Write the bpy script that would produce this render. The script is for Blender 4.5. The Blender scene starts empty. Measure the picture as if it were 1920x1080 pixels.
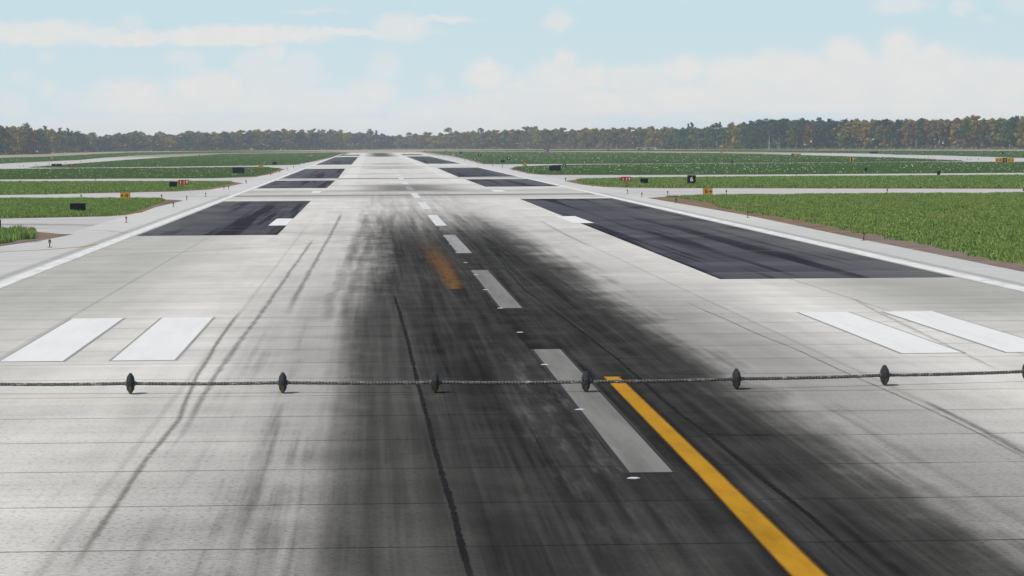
import bpy, bmesh, math, random
import numpy as np
from mathutils import Vector, Matrix, noise as mnoise

random.seed(7)
rng = np.random.default_rng(11)
R = math.radians
scene = bpy.context.scene
COL = scene.collection

# ------------------------------------------------------------------ camera
F, YAW, PIT, ROL, H, CX, S0 = 5394.54, .04869, .05066, -.00567, 7.03874, -5.90373, 60.697
fwd = Vector((math.sin(YAW) * math.cos(PIT), math.cos(YAW) * math.cos(PIT), -math.sin(PIT)))
r0 = Vector((math.cos(YAW), -math.sin(YAW), 0))
u0 = r0.cross(fwd)
c_, s_ = math.cos(ROL), math.sin(ROL)
rgt = r0 * c_ + u0 * s_
upv = r0 * -s_ + u0 * c_
CAM = Vector((CX, 0, H))
cam = bpy.data.cameras.new("camera")
cam.sensor_width = 36; cam.lens = F / 1920 * 36
cam.clip_start = .5; cam.clip_end = 20000
co = bpy.data.objects.new("camera", cam); COL.objects.link(co)
m = Matrix((rgt, upv, -fwd)).transposed().to_4x4(); m.translation = CAM
co.matrix_world = m
scene.camera = co


def ray(u, v):
    return fwd * F + rgt * (u - 960) - upv * (v - 540)


def G(u, v, z=0.0):
    """where the line of sight of a measured photo point meets the level z"""
    d = ray(u, v)
    if d.z > -1e-3 * F * .5:
        pass
    t = (z - H) / min(d.z, -6.0)
    p = CAM + d * t
    return Vector((p.x, p.y, z))


def azel(u, v):
    d = ray(u, v)
    return math.atan2(d.x, d.y) * F, math.atan2(d.z, math.hypot(d.x, d.y)) * F


def depth(p):
    return (Vector(p) - CAM).dot(fwd)


# ------------------------------------------------------------------ node helper
class E:
    def __init__(s, nt, sock): s.nt, s.s = nt, sock
    def _m(s, op, *a, clamp=False):
        n = s.nt.nodes.new('ShaderNodeMath'); n.operation = op; n.use_clamp = clamp
        for i, x in enumerate((s,) + a):
            if isinstance(x, E): s.nt.links.new(x.s, n.inputs[i])
            else: n.inputs[i].default_value = x
        return E(s.nt, n.outputs[0])
    def __add__(s, o): return s._m('ADD', o)
    __radd__ = __add__
    def __sub__(s, o): return s._m('SUBTRACT', o)
    def __rsub__(s, o): return (s * -1) + o
    def __mul__(s, o): return s._m('MULTIPLY', o)
    __rmul__ = __mul__
    def __truediv__(s, o): return s._m('DIVIDE', o)
    def abs(s): return s._m('ABSOLUTE')
    def max(s, o): return s._m('MAXIMUM', o)
    def min(s, o): return s._m('MINIMUM', o)
    def pow(s, o): return s._m('POWER', o)
    def clamp(s): return s._m('ADD', 0.0, clamp=True)
    def mod(s, o): return s._m('FLOORED_MODULO', o)
    def floor(s): return s._m('FLOOR')
    def ss(s, a, b):
        """smoothstep from a (0) to b (1); a may exceed b"""
        n = s.nt.nodes.new('ShaderNodeMapRange'); n.interpolation_type = 'SMOOTHSTEP'
        s.nt.links.new(s.s, n.inputs[0])
        if a < b: vals = (a, b, 0, 1)
        else: vals = (b, a, 1, 0)
        for i, v in enumerate(vals): n.inputs[i + 1].default_value = v
        return E(s.nt, n.outputs[0])
    def inside(s, a, b, soft):
        return s.ss(a - soft, a + soft) * s.ss(b + soft, b - soft)
    def ramp(s, lo, hi, pts):
        t = (s - lo) * (1 / (hi - lo))
        n = s.nt.nodes.new('ShaderNodeValToRGB'); cr = n.color_ramp
        s.nt.links.new(t.s, n.inputs[0])
        for i, (p, v) in enumerate(pts):
            p = (p - lo) / (hi - lo)
            e = cr.elements[i] if i < 2 else cr.elements.new(p)
            e.position = p; e.color = (v, v, v, 1)
        return E(s.nt, n.outputs[0])


def rgb(nt, c):
    n = nt.nodes.new('ShaderNodeRGB'); n.outputs[0].default_value = (*c, 1); return E(nt, n.outputs[0])


def mix(nt, f, a, b, mode='MIX'):
    n = nt.nodes.new('ShaderNodeMix'); n.data_type = 'RGBA'; n.blend_type = mode
    n.clamp_factor = True
    for sock, x in ((n.inputs[0], f), (n.inputs[6], a), (n.inputs[7], b)):
        if isinstance(x, E): nt.links.new(x.s, sock)
        elif isinstance(x, (tuple, list)): sock.default_value = (*x, 1)
        else: sock.default_value = x
    return E(nt, n.outputs[2])


def noise(nt, vec, scale=1., detail=2., rough=.5):
    n = nt.nodes.new('ShaderNodeTexNoise'); n.inputs['Scale'].default_value = scale
    n.inputs['Detail'].default_value = detail; n.inputs['Roughness'].default_value = rough
    nt.links.new(vec.s, n.inputs['Vector'])
    return E(nt, n.outputs[0])


def vec(nt, x, y, z=0.):
    n = nt.nodes.new('ShaderNodeCombineXYZ')
    for i, q in enumerate((x, y, z)):
        if isinstance(q, E): nt.links.new(q.s, n.inputs[i])
        else: n.inputs[i].default_value = q
    return E(nt, n.outputs[0])


def new_mat(name, rough=.9, spec=.05):
    mt = bpy.data.materials.new(name); mt.use_nodes = True
    nt = mt.node_tree; b = nt.nodes['Principled BSDF']
    b.inputs['Roughness'].default_value = rough
    b.inputs['Specular IOR Level'].default_value = spec
    return mt, nt, b


def objxyz(nt):
    t = nt.nodes.new('ShaderNodeTexCoord'); s = nt.nodes.new('ShaderNodeSeparateXYZ')
    nt.links.new(t.outputs['Object'], s.inputs[0])
    return tuple(E(nt, s.outputs[i]) for i in range(3))


def setcol(nt, b, e): nt.links.new(e.s, b.inputs['Base Color'])


def simple(name, c, rough=.7, spec=.2, var=.25, scale=6., metal=0.):
    mt, nt, b = new_mat(name, rough, spec)
    t = nt.nodes.new('ShaderNodeTexCoord')
    n = noise(nt, E(nt, t.outputs['Object']), scale, 4, .6)
    lo = tuple(x * (1 - var) for x in c); hi = tuple(min(1, x * (1 + var)) for x in c)
    setcol(nt, b, mix(nt, n.ss(.3, .7), lo, hi)); b.inputs['Metallic'].default_value = metal
    return mt


def tint_up(e, nt, f, c): return mix(nt, f, e, c)


# ------------------------------------------------------------------ object helpers
def link(name, me, mat=None, parent=None):
    if mat is not None:
        for q in (mat if isinstance(mat, (list, tuple)) else [mat]): me.materials.append(q)
    o = bpy.data.objects.new(name, me); COL.objects.link(o)
    if parent: o.parent = parent
    return o


def mesh(name, verts, faces):
    me = bpy.data.meshes.new(name); me.from_pydata([tuple(v) for v in verts], [], faces); me.update()
    return me


def tag(o, label=None, cat=None, group=None, kind=None):
    if label: o['label'] = label
    if cat: o['category'] = cat
    if group: o['group'] = group
    if kind: o['kind'] = kind
    return o


def struct(name, verts, faces, mat, label=None, cat=None):
    o = link(name, mesh(name, verts, faces), mat)
    return tag(o, kind='structure', label=label, cat=cat)


def empty(name, loc, rz=0., label=None, cat=None, group=None):
    o = bpy.data.objects.new(name, None); COL.objects.link(o)
    o.empty_display_size = .2
    o.location = loc; o.rotation_euler = (0, 0, rz)
    return tag(o, label, cat, group)


def bm_obj(name, bm, mat, parent=None, smooth=False):
    me = bpy.data.meshes.new(name); bm.normal_update(); bm.to_mesh(me); bm.free()
    if smooth:
        for p in me.polygons: p.use_smooth = True
    return link(name, me, mat, parent)


def box(bm, cx, cy, cz, sx, sy, sz, bev=0., mi=0):
    g = bmesh.ops.create_cube(bm, size=1, matrix=Matrix.Translation((cx, cy, cz)) @ Matrix.Diagonal((sx, sy, sz, 1)))
    fs = set(f for v in g['verts'] for f in v.link_faces)
    if bev:
        es = list(set(e for v in g['verts'] for e in v.link_edges))
        r = bmesh.ops.bevel(bm, geom=es, offset=bev, segments=2, affect='EDGES', profile=.5)
        fs = set(f for f in bm.faces if f.is_valid and (f in fs or f in set(r['faces'])))
    for f in fs:
        if f.is_valid: f.material_index = mi
    return bm


def lathe(bm, prof, n=12, c=(0, 0, 0), axis='Z', mi=0):
    rings = []
    for (rad, z) in prof:
        ring = []
        for i in range(n):
            a = 2 * math.pi * (i + .5) / n
            p = (rad * math.cos(a), rad * math.sin(a), z)
            if axis == 'X': p = (z, rad * math.cos(a), rad * math.sin(a))
            ring.append(bm.verts.new((p[0] + c[0], p[1] + c[1], p[2] + c[2])))
        rings.append(ring)
    for a, b in zip(rings, rings[1:]):
        for i in range(n):
            f = bm.faces.new((a[i], a[(i + 1) % n], b[(i + 1) % n], b[i])); f.material_index = mi
    for ring, flip in ((rings[0], True), (rings[-1], False)):
        f = bm.faces.new(list(reversed(ring)) if flip else ring); f.material_index = mi
    return bm


# ------------------------------------------------------------------ materials: pavement
def concrete_color(nt, X, Y, runway=True):
    big = noise(nt, vec(nt, X * .12, Y * .03), 1, 3)
    trans = noise(nt, vec(nt, X * .05, Y * 2.2, 3.), 1, 3, .65)
    trans2 = noise(nt, vec(nt, X * .03, Y * .35, 9.), 1, 2, .6)
    lon = noise(nt, vec(nt, X * .9, Y * .03, 5.), 1, 3, .6)
    grain = noise(nt, vec(nt, X * 9., Y * 8., 1.), 1, 3, .7)
    blot = noise(nt, vec(nt, X * .28, Y * .11, 14.), 1, 5, .62)
    tone = (big - .5) * .40 + (trans - .5) * .24 + (trans2 - .5) * .26 + (lon - .5) * .22 + (blot - .5) * .50
    pit = grain.ss(.50, .66) * (Y.ss(100, 50) * .26 + .10)
    k = (tone + 1.0) - pit
    cc = nt.nodes.new('ShaderNodeVectorMath'); cc.operation = 'SCALE'
    cc.inputs[0].default_value = CONC
    nt.links.new(k.s, cc.inputs['Scale'])
    return E(nt, cc.outputs[0])


CONC = (.560, .546, .512)
RUB = (.0165, .0163, .0155)


def mat_runway():
    mt, nt, b = new_mat('runway_concrete', .95, 0.)
    X, Y, Z = objxyz(nt)
    col = concrete_color(nt, X, Y)
    # lighter strip beside the touchdown lane far down the runway
    aX = X.abs()
    light = aX.inside(8.7, 11.6, .4) * Y.ss(430, 560)
    col = mix(nt, light * .35, col, (.66, .66, .64))
    # grey grime towards the edges, between the asphalt and the near bars
    wob = noise(nt, vec(nt, X * .05, Y * .5, 2.), 1, 3, .6)
    grime = aX.ss(12.0, 20.0) * Y.ss(95, 128) * Y.ss(262, 225) * (wob + .35)
    col = mix(nt, grime * .62, col, (.24, .24, .22))
    grime2 = X.ss(12., 20.) * Y.ss(112, 122) * Y.ss(190, 160) * (wob + .3)
    col = mix(nt, grime2 * .35, col, (.24, .24, .22))
    wob2 = noise(nt, vec(nt, X * .3, Y * .1, 7.), 1, 3, .6)
    g2 = X.inside(-24, -16.0, 2.) * Y.ss(125, 100) * wob2
    col = mix(nt, g2 * .45, col, (.26, .26, .24))
    # yellow stain where the cable has been lying
    ys = (Y + X * .01).inside(77.8, 81.2, 1.9) * aX.ss(8, 13) * noise(nt, vec(nt, X * .3, Y * .8, 4.), 1, 2).ss(.35, .65)
    col = mix(nt, ys * .35, col, (.62, .58, .40))
    # cross bands: crossings worn by taxiing wheels
    for y0, y1, soft, amt in BANDS:
        bn = noise(nt, vec(nt, X * .06, Y * .02, y0), 1, 2)
        col = mix(nt, Y.inside(y0, y1, soft) * (bn + .3) * amt, col, (.17, .17, .165))
    # tyre rubber
    streak = noise(nt, vec(nt, X * 1.25, Y * .018, 1.), 1, 4, .62)
    streak2 = noise(nt, vec(nt, X * 3.4, Y * .03, 8.), 1, 3, .6)
    mott = noise(nt, vec(nt, X * .5, Y * .22, 6.), 1, 4, .6)
    prof = Y.ramp(0, 2200, RUBPROF)
    cloud = noise(nt, vec(nt, X * .30, Y * .09, 16.), 1, 4, .6)
    nx = (streak - .5) * 3.4 + (mott - .5) * 2.0 + (cloud - .5) * 2.8
    nearL = Y.ss(165, 110)
    xs = (X + .2).abs() + nx
    leftN = (X + nx * .30).ss(-8.9, -6.0); leftF = (X + nx).ss(-9.2, -4.2)
    farm = Y.ss(395, 425)
    coreN = (leftN * nearL + leftF * (1 - nearL)) * (X + nx).ss(8.3, 3.2)
    core = coreN * (1 - farm) + (X + (streak - .5) * 1.2).abs().ss(12., 1.5) * farm
    halo = (X + nx).ss(-14.5, -6.3) * (X + nx * .8).ss(13.5, 6.0) * (nearL * .30 + .22)
    leftgrey = (X + nx * .6).ss(-13.2, -6.6) * X.ss(-2., -6.) * Y.ss(190, 70) * ((streak - .5) * 1.6 + (mott - .5) * .5 + .60)
    rightgrey = (X + nx * 1.2).ss(12.0, 4.6) * X.ss(2., 5.) * Y.ss(150, 60) * ((streak - .5) * 1.8 + (mott - .5) * .6 + .52)
    leftgrey = leftgrey.max(rightgrey)
    var = (streak2.ss(.25, .6) * .045 + mott.ss(.3, .62) * .03 + .945) * (X.ss(-5.4, -3.4) * .055 + .945)
    edge_ = prof + (streak - .5) * 1.1 * (prof * (1 - prof) * 4).clamp() * (1 - farm)
    rub = (core.max(halo).max(leftgrey) * edge_.clamp() * var).clamp()
    col = mix(nt, rub, col, RUB)
    # paler scuffs left of the stripe
    pale = X.inside(-2.2, -.3, .5) * Y.inside(50, 95, 10) * noise(nt, vec(nt, X * 1.8, Y * .15, 31.), 1, 3, .7).ss(.48, .72)
    col = mix(nt, pale * .22, col, (.22, .225, .23))
    # joints between the slabs
    wig = noise(nt, vec(nt, X * 2., Y * .5, 12.), 1, 2)
    jy = ((Y - JY0 + (wig - .5) * .05).mod(JSP) - JSP / 2).abs()
    jl = jy.ss(JSP / 2 - .075, JSP / 2 - .025)
    wob3 = noise(nt, vec(nt, X * .7, Y * .3, 17.), 1, 3, .7).ss(.25, .55)
    jfade = Y.ss(260, 110)
    col = mix(nt, jl * jfade * (wob3 * .40 + .30), col, (.010, .010, .010))
    for xx, amt in ((-18.2, .25), (-11.4, .18), (8.9, .22), (15.4, .28)):
        jx = (X - xx + (wig - .5) * .1).abs().ss(.13, .04)
        col = mix(nt, jx * amt * Y.ss(330, 150), col, (.12, .12, .11))
    # shoulder beyond the edge line: cooler and smoother
    sh = aX.ss(24.7, 25.2)
    shn = noise(nt, vec(nt, X * .04, Y * .3, 21.), 1, 3)
    col = mix(nt, sh * .8, col, mix(nt, shn.ss(.3, .7), (.46, .458, .448), (.51, .508, .495)))
    setcol(nt, b, col)
    return mt


def mat_pavement():
    mt, nt, b = new_mat('taxiway_concrete', .95, .03)
    X, Y, Z = objxyz(nt)
    n1 = noise(nt, vec(nt, X * .012, Y * .22, 3.), 1, 3, .6)
    n2 = noise(nt, vec(nt, X * .06, Y * .05, 6.), 1, 3, .6)
    col = mix(nt, n1.ss(.3, .7), (.40, .392, .378), (.49, .48, .462))
    col = mix(nt, n2.ss(.55, .75) * .35, col, (.36, .355, .35))
    setcol(nt, b, col)
    return mt


def mat_asphalt():
    mt, nt, b = new_mat('asphalt_patch', .9, .0)
    X, Y, Z = objxyz(nt)
    t1 = noise(nt, vec(nt, X * .05, Y * 1.6, 3.), 1, 3, .65)
    t2 = noise(nt, vec(nt, X * .03, Y * .12, 5.), 1, 2, .6)
    lon = noise(nt, vec(nt, X * .55, Y * .006, 2.), 1, 3, .6)
    col = mix(nt, t1.ss(.3, .7), (.044, .045, .054), (.080, .081, .092))
    col = mix(nt, t2.ss(.42, .68) * .6, col, (.105, .106, .116))
    col = mix(nt, lon.ss(.49, .60) * .9, col, (.018, .018, .024))
    edge = X.abs().ss(17.5, 24.0) * noise(nt, vec(nt, X * .2, Y * .05, 8.), 1, 2).ss(.3, .6)
    col = mix(nt, edge * .6, col, (.135, .142, .135))
    # thin pale seams across
    s1 = ((Y).mod(30.5) - 15.25).abs().ss(14.95, 15.1)
    col = mix(nt, s1 * .4, col, (.22, .22, .23))
    setcol(nt, b, col)
    return mt


def D_of(v): return G(697, v).y


BANDS = [(D_of(367.4), D_of(365.2), 6, 1.25), (D_of(371), D_of(362), 14, .35), (D_of(361), D_of(356), 10, .55), (D_of(335.6), D_of(334.2), 5, 1.1),
         (D_of(348.5), D_of(347), 4, .45), (D_of(326.2), D_of(325.2), 6, .45), (D_of(313), D_of(312), 8, .6),
         (D_of(438), D_of(432), 4, .25), (D_of(372), D_of(369.5), 4, .2)]
RUBPROF = [(0, .95), (100, .97), (190, .96), (222, .90), (255, .62), (290, .36), (330, .22), (385, .17), (412, .12), (430, .66), (465, .70),
           (488, .30), (505, .06), (640, .05), (770, .05), (790, .38), (830, .36), (850, .08), (930, .10), (950, .42), (985, .4),
           (1010, .06), (1430, .06), (1500, .85), (1950, .95), (2010, .2)]
JY0, JSP = 54.0, 6.1
JS = [G(640, y).y for y in (741.3, 780, 825.3, 879.3, 946, 1027.3)]
JSP = (JS[0] - JS[-1]) / 5
JY0 = np.mean([y - k * JSP for y, k in zip(JS, (5, 4, 3, 2, 1, 0))])

M_RUN, M_PAV, M_ASP = mat_runway(), mat_pavement(), mat_asphalt()


def mat_soil():
    mt, nt, b = new_mat('bare_soil', .98, .02)
    X, Y, Z = objxyz(nt)
    a = noise(nt, vec(nt, X * .35, Y * .5, 2.), 1, 4, .65)
    c = noise(nt, vec(nt, X * .1, Y * 1.1, 5.), 1, 3, .6)
    col = mix(nt, a.ss(.3, .7), (.12, .078, .046), (.24, .175, .115))
    near = Y.ss(250, 190)
    col = mix(nt, near * .55, col, mix(nt, c.ss(.35, .65), (.085, .065, .058), (.30, .265, .25)))
    setcol(nt, b, col)
    return mt


def mat_grassland():
    mt, nt, b = new_mat('grass_ground', .98, .02)
    X, Y, Z = objxyz(nt)
    a = noise(nt, vec(nt, X * .5, Y * .5, 2.), 1, 5, .7)
    c = noise(nt, vec(nt, X * .06, Y * .03, 5.), 1, 3, .6)
    col = mix(nt, a.ss(.3, .7), (.055, .105, .026), (.085, .140, .036))
    col = mix(nt, c.ss(.55, .72) * .25, col, (.10, .13, .04))
    soil = noise(nt, vec(nt, X * .11, Y * .11, 9.), 1, 3, .6).ss(.66, .72) * Y.ss(520, 400)
    col = mix(nt, soil * .8, col, (.17, .105, .065))
    setcol(nt, b, col)
    return mt


def mat_ground():
    mt, nt, b = new_mat('dry_ground', .98, .02)
    X, Y, Z = objxyz(nt)
    a = noise(nt, vec(nt, X * .004, Y * .012, 2.), 1, 4, .6)
    c = noise(nt, vec(nt, X * .2, Y * .2, 5.), 1, 4, .7)
    col = mix(nt, c.ss(.3, .7), (.27, .25, .17), (.36, .33, .24))
    col = mix(nt, a.ss(.52, .6) * .6, col, (.13, .17, .075))
    setcol(nt, b, col)
    return mt


M_SOIL, M_GL, M_GND = mat_soil(), mat_grassland(), mat_ground()


def soft_paint(name, c, wear=.3, soft=.25, scale=.6, alpha=1., lenfade=True):
    """paint, tar or tyre marks laid on the concrete; u runs across the strip, v along it; worn through towards its edges"""
    mt, nt, b = new_mat(name, .9, .03)
    t = nt.nodes.new('ShaderNodeTexCoord'); s = nt.nodes.new('ShaderNodeSeparateXYZ')
    nt.links.new(t.outputs['UV'], s.inputs[0])
    u, v = E(nt, s.outputs[0]), E(nt, s.outputs[1])
    X, Y, Z = objxyz(nt)
    n = noise(nt, vec(nt, X * 2.5 * scale, Y * .5 * scale, 2.), 1, 4, .65)
    a = ((u - .5).abs() * -2 + 1)
    a = a.ss(0.0, max(soft, .02)) if soft > 0 else a.ss(-1, -.5)
    a = a * alpha * (1 - n.ss(.5, .75) * wear)
    if lenfade == 'end': a = a * v.ss(.95, .1)
    elif lenfade: a = a * v.ss(0., .12) * v.ss(1., .88)
    lo = tuple(x * .8 for x in c)
    setcol(nt, b, mix(nt, n.ss(.3, .7), c, lo))
    nt.links.new(a.clamp().s, b.inputs['Alpha'])
    return mt


def plain_paint(name, c, dirt, amt=.5, lonscale=1.5):
    mt, nt, b = new_mat(name, .85, .05)
    X, Y, Z = objxyz(nt)
    n = noise(nt, vec(nt, X * lonscale, Y * .12, 2.), 1, 4, .65)
    f = noise(nt, vec(nt, X * 6, Y * 8, 2.), 1, 2, .6)
    col = mix(nt, n.ss(.35, .7) * amt, c, dirt)
    col = mix(nt, f.ss(.6, .75) * .12, col, dirt)
    setcol(nt, b, col)
    return mt


M_WHITE = plain_paint('white_paint', (.675, .675, .66), (.54, .54, .525), .35)
M_STRIPE = plain_paint('worn_stripe_paint', (.195, .192, .178), (.125, .123, .115), .8)
M_STRIPE2 = plain_paint('stripe_paint_grey', (.30, .30, .29), (.18, .18, .175), .7)
M_STRIPE3 = plain_paint('stripe_paint_pale', (.58, .58, .565), (.50, .50, .49), .4)
M_BORDER = plain_paint('black_border_paint', (.030, .030, .030), (.05, .05, .05), .4)
M_GREYB = plain_paint('grey_border_paint', (.26, .26, .25), (.36, .36, .35), .6)


# ------------------------------------------------------------------ sheets
def poly(name, pts, z, mat, kind='structure'):
    bm = bmesh.new()
    vs = [bm.verts.new((p[0], p[1], z)) for p in pts]
    f = bm.faces.new(vs)
    if f.normal.z < 0: f.normal_flip()
    bmesh.ops.triangulate(bm, faces=[f])
    bm.normal_update()
    for f in bm.faces:
        if f.normal.z < 0: f.normal_flip()
    o = bm_obj(name, bm, mat)
    return tag(o, kind=kind)


def rect(name, x0, x1, y0, y1, z, mat):
    return poly(name, [(x0, y0), (x1, y0), (x1, y1), (x0, y1)], z, mat)


def ribbon(name, pts, w, z, mat, jitter=0., seg=0, w1=None):
    """a strip along a world polyline, uv across / along"""
    P = [Vector((p[0], p[1], 0)) for p in pts]
    if seg:
        Q = [P[0]]
        for a, b in zip(P, P[1:]):
            n = max(1, int((b - a).length / seg))
            for i in range(1, n + 1): Q.append(a.lerp(b, i / n))
        P = Q
    n = len(P); verts = []; uv = []
    for i, p in enumerate(P):
        t = (P[min(i + 1, n - 1)] - P[max(i - 1, 0)]).normalized()
        s = Vector((t.y, -t.x, 0))
        ww = w if w1 is None else w + (w1 - w) * i / (n - 1)
        j = (mnoise.noise(Vector((p.y * .13, p.x * .2, 1))) * jitter, mnoise.noise(Vector((p.y * 3.7, p.x, 5))) * w * .38)
        a, b = p - s * (ww / 2 + j[1]) + s * j[0], p + s * (ww / 2 + j[1] * .7) + s * j[0]
        verts += [(a.x, a.y, z), (b.x, b.y, z)]; uv += [(0, i / (n - 1)), (1, i / (n - 1))]
    faces = [(2 * i, 2 * i + 1, 2 * i + 3, 2 * i + 2) for i in range(n - 1)]
    me = mesh(name, verts, faces)
    l = me.uv_layers.new(name='UVMap')
    for lp in me.loops: l.data[lp.index].uv = uv[lp.vertex_index]
    me.update()
    o = link(name, me, mat)
    return tag(o, kind='structure')


# big sheets
struct('ground', [(-3600, -150, -.05), (3600, -150, -.05), (3600, 5200, -.05), (-3600, 5200, -.05)], [(0, 1, 2, 3)], M_GND)
struct('taxiway', [(-420, -140, -.012), (520, -140, -.012), (520, 1560, -.012), (-420, 1560, -.012)], [(0, 1, 2, 3)], M_PAV)
RWY_END = G(700, 286.5).y
struct('runway', [(-30, -140, 0), (30, -140, 0), (30, RWY_END, 0), (-30, RWY_END, 0)], [(0, 1, 2, 3)], M_RUN)

# asphalt side strips (measured ends)
def patch(name, v0, v1, uin, side, hw_out=23.95):
    y0, y1 = v0, v1
    rect(name, *( (-hw_out, uin) if side < 0 else (uin, hw_out)), y0, y1, .006, M_ASP)


for side, spans in ((-1, [((520, 440.5), (583, 376.5)), ((612.5, 352.6), (629, 338.2)), ((634, 334), (647.5, 316.2)),
                          ((658, 308.6), (672, 294.2)), ((674, 292), (677, 290))]),
                    (1, [((1350, 523.5), (975, 373)), ((910.6, 350.2), (872.5, 336.2)), ((860, 332), (818.8, 314.6)),
                         ((800, 307.2), (763.8, 293.3)), ((761, 291.3), (753, 289.2))])):
    for (a, b) in spans:
        pa, pb = G(*a), G(*b)
        ua, ub = (pa.x, pb.x) if pa.y < 700 else (12.3 * side, 12.3 * side)
        poly('asphalt_strip', [(23.95 * side, pa.y), (ua, pa.y), (ub, pb.y), (23.95 * side, pb.y)], .006, M_ASP)

# ------------------------------------------------------------------ runway markings
hw = .457
for k in range(34):
    y0 = S0 + 60.96 * k
    if y0 > 760: break
    y1 = y0 + 36.58
    mt = M_STRIPE if k < 2 else (M_STRIPE2 if k < 3 or k == 6 else M_STRIPE3)
    if k == 3: mt = M_STRIPE3
    if k < 3: rect('stripe_border_marking', -hw - .11, hw + .11, y0 - .1, y1 + .1, .006, M_BORDER)
    rect('centreline_stripe_marking', -hw, hw, y0, y1, .012, mt)
for (x0, x1) in ((-18.01, -15.97), (-14.39, -12.35), (11.55, 13.57), (15.04, 17.07)):
    rect('bar_border_marking', x0 - .1, x1 + .1, 93.93 - .08, 116.99 + .08, .006, M_GREYB)
    rect('touchdown_bar_marking', x0, x1, 93.93, 116.99, .012, M_WHITE)
for (a, b, c, d) in (((502, 423), (537, 423), (520, 410), (550, 410)), ((1075, 418.5), (1113, 418.5), (1040, 405.5), (1080, 405.5)),
                     ((583, 361.5), (599, 361.5), (587, 358.5), (604, 358.5)), ((926, 359.5), (948, 359.5), (921, 356.5), (941, 356.5))):
    P = [G(*q) for q in (a, b, d, c)]
    ya, yb = (P[0].y + P[1].y) / 2, (P[2].y + P[3].y) / 2
    xm = sum(p.x for p in P) / 4; w_ = ((P[1].x - P[0].x) + (P[2].x - P[3].x)) / 4
    rect('touchdown_bar_marking', xm - w_, xm + w_, ya, yb, .012, M_WHITE)
M_EDGE = soft_paint('edge_line_paint', (.69, .69, .67), .12, .55, lenfade=False)
M_EDGED = soft_paint('edge_line_grime', (.24, .24, .23), .5, .9, alpha=.22, lenfade=False)
for sx in (-1, 1):
    xs = 24.6 * sx
    ribbon('edge_line_marking', [(xs, -100), (xs, 330), (xs, 800), (xs, RWY_END - 20)], 1.35, .012, M_EDGE)
    ribbon('edge_grime_marking', [(xs + sx * .95, -100), (xs + sx * .95, 400)], .9, .008, M_EDGED)
    if False: ribbon('edge_grime_marking', [(xs - sx * .95, -100), (xs - sx * .95, 240)], .9, .009, M_EDGED)

M_YEL = soft_paint('yellow_line_paint', (.42, .215, .014), .12, .34, lenfade=False)
M_YELD = soft_paint('yellow_line_dark_strip', (.018, .018, .019), .1, .8, alpha=.85, lenfade=False)  # dark strip, wider than the yellow line laid over it
M_ORA = soft_paint('worn_orange_paint', (.215, .115, .04), .65, 1., .9, alpha=.66, lenfade='end')
M_THIN = soft_paint('thin_yellow_paint', (.50, .36, .17), .6, .7, alpha=.5, lenfade=False)
pts = [G(1548, 1110), G(1517, 1080), G(1330, 890), G(1146, 707)]
pts[0] = pts[1] + (pts[1] - pts[2]) * 2.0
ribbon('lead_on_dark_strip_marking', pts, 1.15, .006, M_YELD)
ribbon('lead_on_line_marking', pts, .62, .012, M_YEL)
ribbon('worn_lead_line_marking', [G(852, 542), G(848, 530), G(838, 512), G(815, 475), G(796, 452), G(775, 441), G(735, 436)], 1.2, .010, M_ORA, seg=2, w1=3.4)
ribbon('taxi_lead_line_marking', [G(760, 440.5), G(740, 442), G(640, 452), G(500, 463), G(320, 474), G(150, 482), G(-60, 492)], .30, .010, M_THIN)
ribbon('taxi_lead_line_marking', [G(760, 446), G(620, 440), G(480, 433.5), G(350, 430), G(290, 428)], .30, .0125, M_THIN)
ribbon('taxi_lead_line_marking', [G(-90, 477), G(0, 472.7), G(80, 468.5), G(150, 463.5), G(182, 458)], .34, .010, M_YEL)
ribbon('taxi_lead_line_marking', [G(-90, 427.5), G(70, 428.5), G(150, 431), G(200, 432.5), G(236, 436.5)], .5, .010, M_THIN)

M_WORN = soft_paint('worn_wheel_band', (.22, .22, .215), .4, 1., .1, alpha=.34, lenfade=False)
ribbon('worn_band_marking', [G(-200, 421.5), G(0, 421), G(200, 422.5), G(330, 424)], 9., -.004, M_WORN)
ribbon('worn_band_marking', [G(-200, 452), G(60, 452.5), G(170, 449), G(230, 443)], 6., -.005, M_WORN)
for v_ in (334.6, 322.2):
    ribbon('worn_band_marking', [G(2200, v_ - 8), G(1900, v_ - 6.5), G(1300, v_ - 3), G(1060, v_ - 1.5)], 10. if v_ > 330 else 14., -.004, M_WORN)

# tar seals and tyre marks on the concrete
M_TAR = soft_paint('tar_seal', (.013, .013, .013), .25, .35, 2., lenfade=True)
M_SKID = soft_paint('tyre_mark', (.055, .055, .053), .65, 1., 1., alpha=.33)
M_SKIDF = soft_paint('faint_tyre_mark', (.10, .10, .095), .6, 1., 1., alpha=.22)
M_SEAL = soft_paint('brown_seal', (.14, .135, .105), .75, 1., 2.5, alpha=.44)
ribbon('tar_seal_marking', [G(738, 548), G(750, 590), G(765, 640), G(783, 720), G(800, 780), G(820, 860), G(850, 960), G(872, 1040), G(890, 1110), G(905, 1180)],
       .135, .005, M_TAR, .035, .12)
ribbon('tar_seal_marking', [G(930, 480), G(987, 547), G(1050, 590), G(1153, 670), G(1273, 777), G(1330, 815), G(1420, 890), G(1520, 970), G(1600, 1040), G(1680, 1110)],
       .09, .005, M_TAR, .05, .12, w1=.15)
ribbon('tar_seal_marking', [G(1325, 813), G(1350, 815.5), G(1400, 815.5), G(1450, 815)], .30, .0055, M_TAR, .08, .2, w1=.08)
ribbon('tar_seal_marking', [G(1150, 671), G(1170, 672.5), G(1210, 672)], .30, .0055, M_TAR, .08, .2, w1=.08)
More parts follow.
